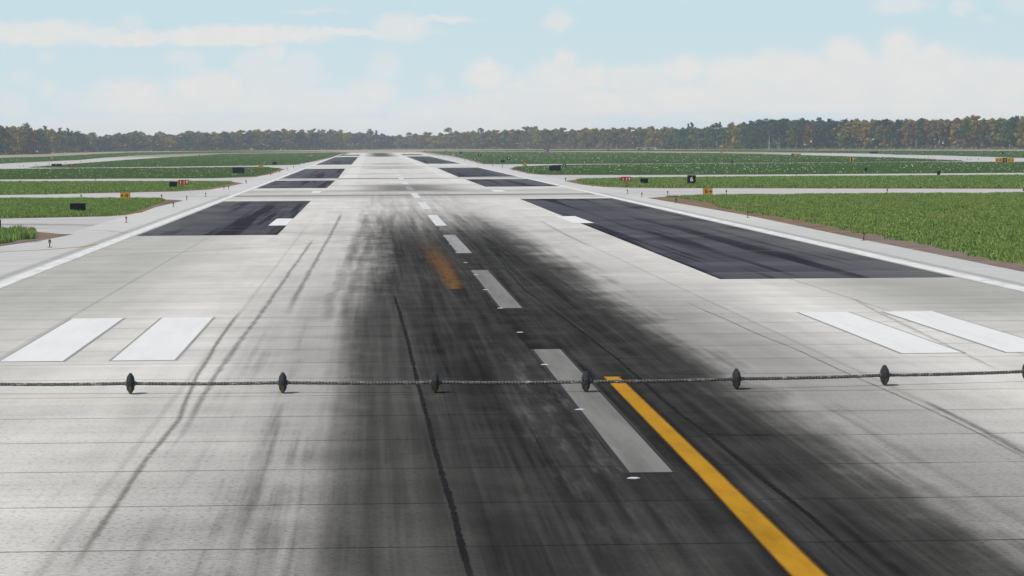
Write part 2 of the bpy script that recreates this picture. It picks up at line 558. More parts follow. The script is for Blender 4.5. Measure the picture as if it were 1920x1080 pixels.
ribbon('brown_seal_marking', [G(453, 580), G(400, 653), G(370, 707), G(333, 787), G(300, 830), G(277, 860), G(245, 905), G(213, 950), G(133, 1077), G(110, 1120)],
       .24, .005, M_SEAL, .06, .4)
ribbon('tyre_mark', [G(590, 445), G(540, 515), G(483, 597), G(427, 670), G(380, 745), G(333, 827), G(290, 890)], .34, .006, M_SKID, .05, 1.5)
ribbon('tyre_mark', [G(642, 398), G(620, 440), G(563, 540), G(530, 605)], .42, .006, M_SKID, .05, 2)
ribbon('tyre_mark', [G(1725, 748), G(1800, 785), G(1870, 822), G(1930, 855), G(1990, 890)], .30, .006, M_SKID, .05, 1)
ribbon('brown_seal_marking', [G(1280, 563), G(1407, 620), G(1480, 650), G(1613, 711), G(1740, 767), G(1840, 815), G(1913, 853), G(1990, 893)], .15, .0065, M_SEAL, .06, .5)
ribbon('tyre_mark', [G(1590, 555), G(1640, 582), G(1760, 640), G(1890, 702)], .3, .0062, M_SKIDF, .05, 1)
ribbon('tyre_mark', [G(1010, 412), G(1060, 440), G(1108, 463)], .40, .006, M_SKIDF, .05, 2)
if False: ribbon('tyre_mark', [G(345, 450), G(250, 530), G(160, 595), G(0, 700), G(-60, 735)], .55, .006, M_SKIDF, .1, 2)
for (a, b) in (((700, 430), (630, 620)), ((720, 420), (690, 640)), ((760, 410), (770, 560)), ((800, 405), (900, 560)), ((860, 415), (1060, 600)),
               ((900, 420), (1190, 640)), ((880, 400), (1010, 490)), ((690, 420), (650, 500)), ((930, 425), (1100, 520)), ((670, 440), (600, 620)),
               ((735, 400), (725, 520)), ((690, 400), (668, 450)), ((850, 400), (905, 440)), ((905, 415), (960, 450))):
    ribbon('tyre_mark', [G(*a), G(a[0] * .5 + b[0] * .5, a[1] * .5 + b[1] * .5), G(*b)], .9, .0062, M_SKIDF, .2, 3)

# ------------------------------------------------------------------ grass islands
ISL = [  # (soil outline px, grass outline px)  measured on the ground
    ([(-260, 469), (-100, 467), (0, 461.5), (55, 453.5), (100, 446.5), (137, 439.5), (110, 438.5), (68, 434.5), (0, 433.5), (-260, 433)],
     [(-260, 465), (-20, 458.5), (18, 455.5), (34, 450), (68, 448), (68, 437), (30, 435), (-260, 435)]),
    ([(-260, 414), (0, 410), (60, 408.7), (130, 407), (200, 405.5), (235, 403), (265, 398.5), (290, 389), (322, 381.3), (345, 376), (310, 374), (232, 373), (0, 373), (-260, 373)],
     [(-260, 412.5), (0, 409), (90, 407), (160, 406), (205, 404.5), (232, 402), (250, 397), (272, 390), (292, 383), (309, 376.5), (303, 373.5), (232, 373.5), (0, 373.5), (-260, 373.5)]),
    ([(-260, 369), (0, 365.6), (100, 364.3), (160, 362.5), (240, 361), (330, 359), (390, 355.5), (425, 350.5), (457, 343.6), (435, 341), (400, 340.7), (200, 341), (0, 341.5), (-260, 342)],
     [(-260, 368), (0, 365), (100, 363.6), (160, 361.8), (240, 360), (330, 357.5), (375, 354.5), (398, 351), (425, 346), (438, 342.5), (430, 341.2), (400, 340.9), (200, 341.2), (0, 341.7), (-260, 342)]),
    ([(-260, 339), (0, 336.6), (140, 335.6), (240, 335), (400, 334.4), (480, 331.6), (510, 326), (535, 317.3), (500, 313.5), (470, 313.2), (300, 315), (140, 316), (50, 317), (-260, 320)],
     [(-260, 338.5), (0, 336.2), (140, 335.2), (240, 334.6), (400, 334), (478, 330.5), (500, 325.5), (527, 316.6), (500, 314), (470, 313.6), (300, 315.2), (140, 316.2), (50, 317.2), (-260, 320)]),
    ([(52, 314.3), (140, 314.6), (300, 313), (480, 310.6), (556, 309), (594, 302), (622, 295.5), (640, 291.5), (660, 286), (420, 288.6), (380, 291.5), (300, 296), (240, 299.8), (140, 307.3), (100, 310.5)],
     [(52, 314.2), (140, 314.5), (300, 312.9), (480, 310.4), (552, 308.6), (586, 302), (612, 296), (632, 291), (650, 286), (420, 288.8), (380, 291.7), (300, 296.2), (240, 300), (140, 307.5), (100, 310.7)]),
    ([(-260, 315), (0, 307.2), (80, 303.3), (150, 300), (180, 297), (240, 292.3), (330, 288.6), (420, 287), (648, 284.5), (420, 283.5), (240, 286), (180, 289), (100, 293.4), (0, 296), (-260, 303)],
     [(-260, 314), (0, 306.5), (80, 302.8), (150, 299.6), (180, 296.7), (240, 292.1), (330, 288.4), (420, 286.8), (640, 284.4), (420, 283.7), (240, 286.2), (180, 289.2), (100, 293.6), (0, 296.2), (-260, 303)]),
    # right of the runway
    ([(1213, 371), (1267, 380.2), (1402, 404), (1470, 418), (1620, 449.5), (1750, 475.5), (1920, 510), (2250, 575), (2250, 361), (1920, 362), (1440, 365), (1300, 367), (1246, 369)],
     [(1246, 369.3), (1285, 374), (1322, 380.5), (1345, 389), (1405, 400.5), (1480, 412.5), (1560, 427), (1600, 440), (1612, 439), (1640, 442.5), (1660, 450), (1700, 455), (1725, 461.5), (1740, 467), (1768, 471.5), (1786, 478), (1815, 482.5), (1852, 486), (1871, 493), (1917, 499.5), (2250, 553), (2250, 361.5), (1920, 362.5), (1440, 365.5), (1300, 367.5)]),
    ([(1058, 339.3), (1090, 346.2), (1130, 350.3), (1180, 352), (1250, 352.8), (1920, 354), (2250, 354.5), (2250, 328), (1920, 329), (1680, 330.5), (1440, 332), (1200, 334), (1085, 336.3)],
     [(1080, 338), (1096, 344.5), (1136, 348.8), (1180, 350.6), (1250, 351.7), (1920, 353.2), (2250, 354), (2250, 328.2), (1920, 329.2), (1680, 330.7), (1440, 332.2), (1200, 334.2), (1090, 336.6)]),
    ([(955, 317), (988, 325), (1005, 327), (1030, 328), (1200, 328.3), (1440, 327.2), (1920, 324), (2250, 322), (2250, 301), (1920, 303.9), (1680, 304.6), (1440, 306.2), (1200, 308.2), (1050, 309.6), (965, 312.6)],
     [(961, 316.3), (992, 323.6), (1008, 326.2), (1030, 327.4), (1200, 327.9), (1440, 326.8), (1920, 323.6), (2250, 321.6), (2250, 301.2), (1920, 304.1), (1680, 304.8), (1440, 306.4), (1200, 308.4), (1050, 309.8), (968, 312.9)]),
    ([(905, 307.6), (945, 308), (1200, 307), (1440, 305.1), (1815, 302.6), (1790, 301), (1680, 296), (1500, 291.2), (1440, 289.4), (1330, 287.3), (1200, 286.2), (1000, 284.8), (778, 283.8), (812, 287.2), (850, 293.6), (880, 300.5)],
     [(912, 307.2), (945, 307.7), (1200, 306.7), (1440, 304.9), (1810, 302.4), (1786, 301), (1678, 296.2), (1500, 291.4), (1440, 289.6), (1330, 287.5), (1200, 286.4), (1000, 285), (790, 284), (825, 287.6), (860, 293.8), (888, 300.3)]),
    ([(1640, 288.3), (1680, 290), (1760, 291.3), (1850, 294), (1920, 296.4), (2250, 305), (2250, 284), (1920, 283.2), (1700, 282.5), (1440, 281.6), (1200, 281), (960, 281.2), (800, 282), (1000, 283), (1200, 283.6), (1440, 284.8)],
     [(1640, 288), (1680, 289.8), (1760, 291.1), (1850, 293.8), (1920, 296.2), (2250, 304.5), (2250, 284.2), (1920, 283.4), (1700, 282.7), (1440, 281.8), (1200, 281.2), (960, 281.4), (800, 282.1), (1000, 282.9), (1200, 283.4), (1440, 284.6)]),
]
GRASS = []
for soil, gr in ISL:
    ps = [G(*p) for p in soil]; pg = [G(*p) for p in gr]
    poly('soil_verge_ground', ps, .006, M_SOIL)
    cen = sum((Vector((p.x, p.y, 0)) for p in pg), Vector()) / len(pg)
    if len(GRASS) != 6: poly('grass_field', pg, .014, M_GL)
    GRASS.append(np.array([(p.x, p.y) for p in pg]))


def inside_poly(P, x, y):
    r = np.zeros(len(x), bool); n = len(P)
    for i in range(n):
        x0, y0 = P[i]; x1, y1 = P[(i + 1) % n]
        c = ((y0 > y) != (y1 > y))
        with np.errstate(divide='ignore', invalid='ignore'):
            r ^= c & (x < (x1 - x0) * (y - y0) / (y1 - y0 + 1e-12) + x0)
    return r


def sample(P, n, margin=.03):
    """points in a field, thinned to what can be seen from round about the camera"""
    x = rng.uniform(P[:, 0].min(), P[:, 0].max(), n * 3); y = rng.uniform(P[:, 1].min(), P[:, 1].max(), n * 3)
    az = np.arctan2(x - CX, y) - YAW
    k = inside_poly(P, x, y) & (np.abs(az) < .178 + margin)
    return x[k], y[k]


def grass_mat(name, c0, c1, c2, yellow):
    mt, nt, b = new_mat(name, .8, .05)
    g = nt.nodes.new('ShaderNodeNewGeometry')
    rnd = E(nt, g.outputs['Random Per Island'])
    X, Y, Z = objxyz(nt)
    n = noise(nt, vec(nt, X * .45, Y * .45, 2.), 1, 3, .65)
    col = mix(nt, n.ss(.35, .65), c0, c1)
    col = mix(nt, rnd.ss(.5, .9) * yellow * .9, col, c2)
    col = mix(nt, rnd.ss(.32, .05) * .75, col, (.030, .085, .022))
    col = mix(nt, noise(nt, vec(nt, X * .9, Y * .6, 7.), 1, 3, .6).ss(.56, .7) * .6 * yellow, col, c2)
    setcol(nt, b, col)
    tr = nt.nodes.new('ShaderNodeBsdfTranslucent'); nt.links.new(col.s, tr.inputs[0])
    ms = nt.nodes.new('ShaderNodeMixShader'); ms.inputs[0].default_value = .5
    out = nt.nodes['Material Output']
    nt.links.new(b.outputs[0], ms.inputs[1]); nt.links.new(tr.outputs[0], ms.inputs[2]); nt.links.new(ms.outputs[0], out.inputs[0])
    return mt


M_GRASS = grass_mat('meadow_grass', (.082, .190, .038), (.190, .325, .075), (.44, .52, .15), 1.)
M_GRASSF = grass_mat('far_meadow_grass', (.088, .175, .052), (.128, .228, .062), (.20, .28, .08), .45)


def blades(name, X, Y, hgt, wid, mat, label, z0=.0):
    n = len(X)
    a = rng.uniform(0, 2 * np.pi, n); h = hgt * rng.uniform(.55, 1.25, n) * (1 + .55 * np.array([mnoise.noise(Vector((a_ * .8, b_ * .8, 1))) for a_, b_ in zip(X, Y)])); w = wid * rng.uniform(.6, 1.4, n) / 2
    lean = h * rng.uniform(.0, .45, n); la = rng.uniform(0, 2 * np.pi, n)
    dx, dy = np.cos(a) * w, np.sin(a) * w
    V = np.zeros((n, 5, 3))
    mx, my = X + np.cos(la) * lean * .3, Y + np.sin(la) * lean * .3
    V[:, 0] = np.stack([X - dx, Y - dy, np.full(n, z0)], 1); V[:, 1] = np.stack([X + dx, Y + dy, np.full(n, z0)], 1)
    V[:, 2] = np.stack([mx + dx * .8, my + dy * .8, h * .6], 1); V[:, 3] = np.stack([mx - dx * .8, my - dy * .8, h * .6], 1)
    V[:, 4] = np.stack([X + np.cos(la) * lean, Y + np.sin(la) * lean, h], 1)
    base = (np.arange(n) * 5)[:, None]
    loops = (base + np.array([0, 1, 2, 3, 3, 2, 4])).ravel()
    starts = (np.arange(n)[:, None] * 7 + np.array([0, 4])).ravel()
    me = bpy.data.meshes.new(name)
    me.vertices.add(n * 5); me.vertices.foreach_set('co', V.ravel())
    me.loops.add(len(loops)); me.loops.foreach_set('vertex_index', loops.astype(np.int32))
    me.polygons.add(n * 2); me.polygons.foreach_set('loop_start', starts.astype(np.int32))
    me.update(calc_edges=True); me.validate()
    o = link(name, me, mat)
    return tag(o, label, kind='stuff')


def clump_keep(x, y, thr=.0, sc=.12):
    return np.array([mnoise.noise(Vector((a * sc, b * sc, 3))) > thr for a, b in zip(x, y)])


spec = {0: (11000, .46, .08, 0), 1: (90000, .25, .065, 0), 2: (60000, .25, .10, 0), 3: (50000, .20, .22, 1), 4: (30000, .24, .35, 1), 5: (16000, .3, .6, 1),
        6: (250000, .23, .058, 0), 7: (110000, .26, .11, 0), 8: (75000, .21, .25, 1), 9: (70000, .28, .5, 1), 10: (24000, .35, .8, 1)}
near = [[], []]; far = [[], []]
for i, P in enumerate(GRASS):
    n, hg, wd, isfar = spec[i]
    x, y = sample(P, n)
    if i in (6,):   # bare patches, and a ragged edge by the soil
        k = clump_keep(x, y, -.34, .16); x, y = x[k], y[k]
        n_ = len(P); dmin = np.full(len(x), 1e9)
        for j in range(n_):       # thin and ragged within two metres of the soil
            a_, b_ = P[j], P[(j + 1) % n_]; ab = b_ - a_; L2 = (ab ** 2).sum() + 1e-9
            t_ = np.clip(((x - a_[0]) * ab[0] + (y - a_[1]) * ab[1]) / L2, 0, 1)
            dmin = np.minimum(dmin, np.hypot(x - a_[0] - t_ * ab[0], y - a_[1] - t_ * ab[1]))
        rag = np.array([.5 + mnoise.noise(Vector((a_ * .5, b_ * .22, 8))) for a_, b_ in zip(x, y)])
        k = dmin > rag * 1.1; x, y = x[k], y[k]
    o = blades('grass', x, y, hg, wd, M_GRASSF if isfar else M_GRASS,
               None)
# flowers in the far meadow
def flowers(name, spots, mat):
    V, Fc = [], []
    for (x, y, z, s) in spots:
        b = len(V)
        V += [(x + s, y, z), (x - s, y, z), (x, y + s, z), (x, y - s, z), (x, y, z + s * .8), (x, y, z - s * .8)]
        Fc += [(b + 4, b, b + 2), (b + 4, b + 2, b + 1), (b + 4, b + 1, b + 3), (b + 4, b + 3, b),
               (b + 5, b + 2, b), (b + 5, b + 1, b + 2), (b + 5, b + 3, b + 1), (b + 5, b, b + 3)]
    o = link(name, mesh(name, V, Fc), mat)
    return tag(o, kind='stuff')


M_FLW = simple('cream_petals', (.80, .78, .62), .8, .1, .1, .1)
M_FLY = simple('yellow_petals', (.55, .56, .16), .8, .1, .2, .1)
sp = []
for i, cnt, sz in ((8, 900, .10), (9, 1150, .13), (10, 160, .17)):
    x, y = sample(GRASS[i], cnt * 3)
    k = clump_keep(x, y, -.15, .03); x, y = x[k][:cnt], y[k][:cnt]
    sp += [(a, b, {8: .24, 9: .30, 10: .36}[i] + random.uniform(-.1, .15), sz * random.uniform(.7, 1.35)) for a, b in zip(x, y)]
flowers('white_flowers', sp, M_FLW)['label'] = 'cream white wild flowers scattered over the far meadow'
sp = []
for i, cnt, sz in ((2, 260, .06), (3, 420, .11), (4, 480, .13), (5, 60, .2), (7, 260, .07), (1, 150, .04)):
    x, y = sample(GRASS[i], cnt * 3); x, y = x[:cnt], y[:cnt]
    sp += [(a, b, random.uniform(.2, .3), sz * random.uniform(.7, 1.3)) for a, b in zip(x, y)]
flowers('yellow_flowers', sp, M_FLY)['label'] = 'small yellow flowers scattered over the mown fields'

M_SEED = simple('seed_heads', (.34, .42, .10), .8, .1, .3, .5)
sp = []
for i, cnt, sz in ((6, 5200, .036), (7, 1500, .055), (1, 1400, .034), (0, 90, .03)):
    x, y = sample(GRASS[i], cnt * 3)
    k = clump_keep(x, y, -.12, .35); x, y = x[k][:cnt], y[k][:cnt]
    sp += [(a, b, random.uniform(.2, .34), sz * random.uniform(.6, 1.4)) for a, b in zip(x, y)]
flowers('seed_heads', sp, M_SEED)['label'] = 'yellow green seed heads standing in the near meadows'

# ------------------------------------------------------------------ arresting cable
M_RUBBER = simple('black_rubber', (.022, .022, .024), .75, .3, .4, 9.)
M_RUBTOP = simple('paler_rubber', (.055, .055, .055), .8, .2, .3, 14.)  # paler rubber for the upper faces of the discs
M_ORP = simple('orange_paint_patch', (.19, .105, .025), .7, .2, .35, 18.)
M_OLP = simple('olive_paint_patch', (.12, .11, .05), .7, .2, .35, 18.)


def mat_cable():
    mt, nt, b = new_mat('steel_cable', .55, .4)
    X, Y, Z = objxyz(nt)
    w = nt.nodes.new('ShaderNodeTexWave'); w.inputs['Scale'].default_value = 3.4; w.inputs['Distortion'].default_value = 1.2
    nt.links.new(vec(nt, X * 1.0, Z * 2.5, Y * .3).s, w.inputs[0])
    n = noise(nt, vec(nt, X * 5, Y * 3, Z * 12), 1, 4, .7)
    col = mix(nt, E(nt, w.outputs[0]).ss(.35, .8) * .6, (.05, .049, .048), (.17, .165, .155))
    col = mix(nt, n.ss(.54, .66) * .8, col, (.36, .35, .34))
    col = mix(nt, n.ss(.42, .3) * .6, col, (.05, .042, .03))
    setcol(nt, b, col)
    return mt


M_CABLE = mat_cable()
DISC = [(-47, 740), (245, 738.5), (531, 735.5), (816, 736.5), (1101, 738.5), (1380, 729.2), (1654, 720.5), (1928, 716.5)]
DR = .298
dpos = []
for (u, v) in DISC:
    g = G(u, v)
    dpos.append(Vector((g.x, g.y, DR)))
# keep the cable a smooth shallow bow
ys_ = np.polyfit([p.x for p in dpos], [p.y for p in dpos], 3)
for p in dpos: p.y = float(np.polyval(ys_, p.x)) * .7 + p.y * .3
path = [Vector((dpos[0].x - 6.0, dpos[0].y - .1, DR))]
ctrl = [path[0]] + dpos + [Vector((dpos[-1].x + 6.0, dpos[-1].y + .3, DR))]
bm = bmesh.new()
prev = None
CR = .045
pp = []
for a, b in zip(ctrl, ctrl[1:]):
    for i in range(24):
        t = i / 24; p = a.lerp(b, t)
        p.z -= .022 * 4 * t * (1 - t)
        pp.append(p)
pp.append(ctrl[-1])
rings = []
for i, p in enumerate(pp):
    ring = []
    for k in range(12):
        a = 2 * math.pi * k / 12 + i * .55     # the strands wind round the core
        rr = CR * (1 + .10 * (k % 2))
        ring.append(bm.verts.new((p.x, p.y + rr * math.cos(a), p.z + rr * math.sin(a))))
    rings.append(ring)
for a, b in zip(rings, rings[1:]):
    for k in range(12):
        bm.faces.new((a[k], a[(k + 1) % 12], b[(k + 1) % 12], b[k]))
bm.faces.new(rings[0]); bm.faces.new(list(reversed(rings[-1])))
bmesh.ops.recalc_face_normals(bm, faces=bm.faces)
tag(bm_obj('arresting_cable', bm, M_CABLE), 'twisted steel cable stretched across the runway through black rubber discs', 'cable')

prof = [(.075, -.100), (.10, -.104), (.178, -.104), (.188, -.097), (.290, -.036), (DR, -.032), (DR, .032), (.290, .036), (.188, .097), (.178, .104), (.10, .104), (.075, .100)]
where = ['rubber disc on the cable where it leaves the frame beyond the twin white bars',
         'rubber disc on the cable below the twin white bars nearest the grass tuft',
         'rubber disc on the cable by the dark tyre marks, on pale grey concrete',
         'rubber disc on the cable above blackened concrete beside the long tar seal',
         'rubber disc on the cable standing over the worn centreline stripe',
         'rubber disc on the cable beyond the yellow line where black tyre rubber fades',
         'tall rubber disc on the cable on clean concrete below the outer white bars',
         'rubber disc cut by the frame at the cable end beside the outermost white bar']
for i, p in enumerate(dpos):
    e = empty('rubber_support_disc', (p.x, p.y, 0), rz=-.05 + .09 * random.random(), label=where[i], cat='rubber disc', group='rubber discs holding the cable off the runway')
    bm = bmesh.new(); lathe(bm, prof, 12, (0, 0, DR), 'X')
    for f in bm.faces:
        c = f.calc_center_median()
        if c.z > DR * 1.55 and abs(f.normal.z) > .3: f.material_index = 1
        if c.z < DR * .74 and c.y < 0 and abs(c.x) < .05: f.material_index = 2
    bmesh.ops.bevel(bm, geom=[x for x in bm.edges if x.calc_face_angle(0) > .6], offset=.006, segments=1, affect='EDGES')
    bm_obj('disc_body', bm, [M_RUBBER, M_RUBTOP, (M_OLP if i in (1, 6) else M_ORP)], e)
    bm = bmesh.new(); lathe(bm, [(.055, -.15), (.075, -.14), (.075, .14), (.055, .15)], 12, (0, 0, DR), 'X')
    bm_obj('hub', bm, M_CABLE, e)

# ------------------------------------------------------------------ inset centreline lights
M_STEEL = simple('inset_steel', (.36, .36, .37), .35, .5, .2, 20.)
M_LENS = simple('clear_lens', (.85, .86, .9), .2, .5, .1, 20.)
ins = [((1188, 898), 'flat pale inset light in front of the near end of the first centreline stripe'),
       ((1087.7, 769), 'flat inset light at the left edge of the worn first stripe, nearer the cable'),
       ((1021.7, 684.7), 'flat inset light at the edge of the first stripe beyond the cable'),
       ((975, 624), 'flat inset light on dark concrete between the first two centreline stripes'),
       ((938, 578.7), 'flat inset light at the near corner of the second centreline stripe'),
       ((910, 544), 'flat inset light halfway along the second centreline stripe'),
       ((892.5, 516), 'flat inset light close to the far corner of the second centreline stripe'),
       ((873, 493), 'flat inset light on dark concrete between the second and third centreline stripes'),
       ((857.5, 474.3), 'flat inset light at the near corner of the third centreline stripe'),
       ((845, 458), 'flat inset light beside the middle of the third centreline stripe'),
       ((834, 444), 'flat inset light near the far end of the third centreline stripe'),
       ((825, 431.5), 'flat inset light between the third and fourth centreline stripes'),
       ((798.5, 397), 'flat inset light between the fourth and fifth centreline stripes')]
for (px, lab) in ins:
    g = G(*px)
    e = empty('inset_runway_light', (g.x, g.y, .012), label=lab, cat='inset light', group='inset lights along the runway centreline')
    bm = bmesh.new(); lathe(bm, [(.14, 0), (.14, .006), (.11, .016), (.05, .020)], 20); bm_obj('steel_cover', bm, M_STEEL, e)
    bm = bmesh.new(); box(bm, 0, -.075, .024, .16, .06, .014, .004); bm_obj('lens', bm, M_LENS, e)

# ------------------------------------------------------------------ edge lights
M_BLK = simple('black_metal', (.016, .016, .018), .6, .3, .3, 10.)
M_AMB = simple('amber_lens', (.30, .125, .02), .35, .5, .25, 12.)
M_PALE = simple('pale_lens', (.42, .36, .24), .35, .5, .2, 12.)
M_PLATE = simple('base_plate_steel', (.10, .095, .11), .6, .4, .3, 8.)
AMB, PAL, DRK = 0, 1, 2
lights = [  # u, v at the ground, head kind, label
    (93.3, 463.8, AMB, 'amber-headed edge light between the soil point and the yellow taxi line'),
    (236.7, 417.5, PAL, 'pale-headed edge light on the concrete below the black blank sign'),
    (325, 388.3, AMB, 'amber edge light beside the pointed soil strip at the near grass tip'),
    (350.2, 375.3, PAL, 'pale edge light on concrete between the near grass tip and the asphalt strip'),
    (385.4, 369, PAL, 'slim pale edge light in the middle of the first crossing, beyond the grass tip'),
    (303.2, 372.5, DRK, 'dark edge light half hidden behind the grass tip by the B arrow sign'),
    (420, 355.2, DRK, 'dark edge light at the soil edge, first of a close pair by the grass'),
    (428.5, 355.2, AMB, 'amber-banded edge light beside a dark one at the soil edge'),
    (461.4, 344.6, DRK, 'thin dark edge light past the soil tip of the red sign field'),
    (85.2, 365, AMB, 'amber edge light at the grass foot across the crossing from the black blank sign'),
    (152, 372.5, DRK, 'dark light head peeping over the grass above the black blank sign'),
    (233.2, 362, DRK, 'dark edge light rising behind the yellow B arrow sign'),
    (179, 338.8, DRK, 'dark edge light on the second crossing, level with the red runway sign'),
    (37.4, 314, DRK, 'dark edge light on the slanting taxiway, close to the frame edge'),
    (44, 313, PAL, 'pale edge light on the slanting taxiway next to a dark one'),
    (67.4, 311.2, DRK, 'dark edge light at the slanting taxiway, short of the long black sign'),
    (92.4, 309, DRK, 'dark edge light just short of the long black sign with a yellow letter'),
    (122.5, 307.6, DRK, 'dark edge light between the long black sign and the small red sign'),
    (151.3, 305, DRK, 'dark edge light past the small red sign by the slanting taxiway'),
    (507.5, 329, DRK, 'dark edge light at the soil corner, nearest of the row up the runway side'),
    (524.4, 323.5, DRK, 'second dark edge light of the row beyond the soil corner'),
    (538.5, 319, DRK, 'dark edge light at the grass tip of the blank-sign field'),
    (550.4, 315.4, DRK, 'dark edge light in the middle of the third crossing'),
    (561.4, 311.6, DRK, 'dark edge light at the far side of the third crossing'),
    (570, 308.6, DRK, 'first tiny edge light by the far soil verge past the third crossing'),
    (578, 305.7, DRK, 'second tiny edge light by the far soil verge past the third crossing'),
    (584.8, 302.9, DRK, 'third tiny edge light by the far soil verge past the third crossing'),
    (591.6, 301, DRK, 'fourth tiny edge light by the far soil verge past the third crossing'),
    (636.5, 288.3, DRK, 'tiny lone edge light near the far end of the runway verge'),
    (941.6, 315.8, AMB, 'amber edge light on the third crossing at the tip of the flower meadow'),
    (942.5, 311.2, DRK, 'dark edge light directly behind the amber one on the third crossing'),
    (923.4, 312.2, DRK, 'dark edge light on concrete beside the meadow tip'),
    (907.4, 309.5, DRK, 'dark edge light at the far corner of the third crossing'),
    (893.5, 306.2, DRK, 'first small edge light along the flower meadow verge'),
    (881.6, 303.9, DRK, 'second small edge light along the flower meadow verge'),
    (871.5, 302.1, DRK, 'third small edge light along the flower meadow verge'),
    (831.9, 293.2, DRK, 'tiny edge light far up the flower meadow verge'),
    (963.2, 320.8, DRK, 'dark edge light on the soil tip under the small yellow arrow sign'),
    (989.4, 325.6, AMB, 'reddish edge light on the soil strip below the wide black sign'),
    (1015.5, 309.2, DRK, 'tiny dark edge light between the small yellow sign and wide black sign'),
    (1060.4, 339.8, DRK, 'dark edge light at the very tip of the tan soil wedge'),
    (1110.4, 349.8, AMB, 'amber edge light on the soil wedge before the red runway sign'),
    (1140.4, 350.8, AMB, 'amber edge light in the grass foot next to the red runway sign'),
    (1176.5, 363, PAL, 'pale edge light alone in the middle of the near crossing'),
    (1203.5, 369.3, AMB, 'amber edge light where the crossing meets the runway shoulder'),
    (1251.9, 366, AMB, 'amber edge light at the near tip of the large meadow'),
    (1267.5, 380.8, DRK, 'dark edge light on the brown soil past the meadow tip'),
    (1260.6, 352.6, AMB, 'amber edge light in the grass foot below the number 6 marker'),
    (1362, 364, DRK, 'dark light head just past the yellow B arrow sign, behind grass'),
    (1428.9, 353.2, DRK, 'dark edge light at the far side of the crossing, past the B arrow sign'),
    (1554.6, 354.8, AMB, 'amber-banded edge light midway along the far side of the crossing'),
    (1663.6, 361.5, DRK, 'dark light head half hidden by the large meadow midway along the crossing'),
    (1493.5, 330, DRK, 'dark edge light on the second crossing past the number 6 marker'),
    (1756.4, 353.9, AMB, 'amber edge light standing on pale soil below the two-legged black marker'),
    (1872.5, 353.2, DRK, 'tall dark edge light at the grass foot, far along the crossing'),
    (1919, 361.5, DRK, 'dark light cut by the frame edge at the end of the crossing'),
    (1402, 408, AMB, 'amber edge light on the brown soil beside the runway shoulder'),
    (1619.3, 450.8, AMB, 'orange-topped edge light nearest the camera beside the large meadow'),
    (1740.6, 296.8, DRK, 'tiny dark edge light on the far slanting taxiway'),
    (1814.4, 300.6, DRK, 'first of two close thin lights by the far taxiway tip'),
    (1820.5, 300.2, PAL, 'second of two close thin lights by the far taxiway tip'),
    (1835, 300.8, DRK, 'thin dark light short of the large yellow and black sign'),
]


def make_light(kind):
    e = empty('edge_light', (0, 0, 0))
    bm = bmesh.new(); lathe(bm, [(.20, 0), (.20, .012), (.17, .022), (.05, .026)], 14); bm_obj('base_plate', bm, M_PLATE, e)
    bm = bmesh.new(); lathe(bm, [(.032, .02), (.032, .14), (.045, .15), (.045, .18), (.034, .19), (.034, .28)], 10); bm_obj('stem', bm, M_BLK, e)
    bm = bmesh.new(); lathe(bm, [(.05, .27), (.095, .30), (.10, .36), (.09, .40)], 12)
    bm_obj('lens', bm, (M_AMB, M_PALE, M_BLK)[kind], e)
    bm = bmesh.new(); lathe(bm, [(.09, .40), (.095, .42), (.085, .48), (.05, .53), (.02, .545)], 12); bm_obj('cap', bm, M_BLK, e)
    return e


def copy_tree(o, parent=None):
    c = o.copy(); COL.objects.link(c); c.parent = parent
    for ch in o.children: copy_tree(ch, c)
    return c


protos = {}
for (u, v, k, lab) in lights:
    g = G(u, v)
    if k not in protos: e = protos[k] = make_light(k)
    else: e = copy_tree(protos[k])
    s = 1.0 if g.y < 500 else 1.15
    e.location = (g.x, g.y, .01); e.scale = (s, s, s)
    tag(e, lab, 'edge light', 'edge lights along the runway and taxiways')

# ------------------------------------------------------------------ signs
M_SBLK = simple('sign_black', (.0035, .004, .007), .9, .0, .3, 3.)
M_SRED = simple('sign_red', (.34, .010, .016), .5, .3, .15, 3.)
M_SYEL = simple('sign_yellow', (.50, .28, .012), .5, .3, .12, 3.)
M_SDK = simple('sign_cabinet', (.008, .008, .011), .8, .05, .3, 5.)
M_LWH = simple('letter_white', (.82, .82, .80), .5, .2, .05)
M_LYE = simple('letter_yellow', (.62, .52, .03), .5, .2, .05)
M_LBK = simple('letter_black', (.01, .01, .012), .5, .2, .05)
M_ORG = simple('sign_orange', (.40, .17, .03), .5, .3, .2, 3.)
M_PNK = simple('sign_pinkish', (.45, .22, .30), .5, .3, .2, 3.)


def text_mesh(body, size, mat, parent, loc, name='lettering', sx=1.):
    cu = bpy.data.curves.new('lettering', 'FONT'); cu.body = body; cu.size = size
    cu.align_x = 'CENTER'; cu.align_y = 'CENTER'; cu.extrude = .008; cu.offset = .012 * size
    to = bpy.data.objects.new('lettering_source', cu); COL.objects.link(to)
    dg = bpy.context.evaluated_depsgraph_get()
    me = bpy.data.meshes.new_from_object(to.evaluated_get(dg))
    bpy.data.objects.remove(to)
    me.materials.clear(); me.materials.append(mat)
    o = bpy.data.objects.new(name, me); COL.objects.link(o); o.parent = parent
    o.location = loc; o.rotation_euler = (R(90), 0, 0); o.scale = (sx, 1, 1)
    return o


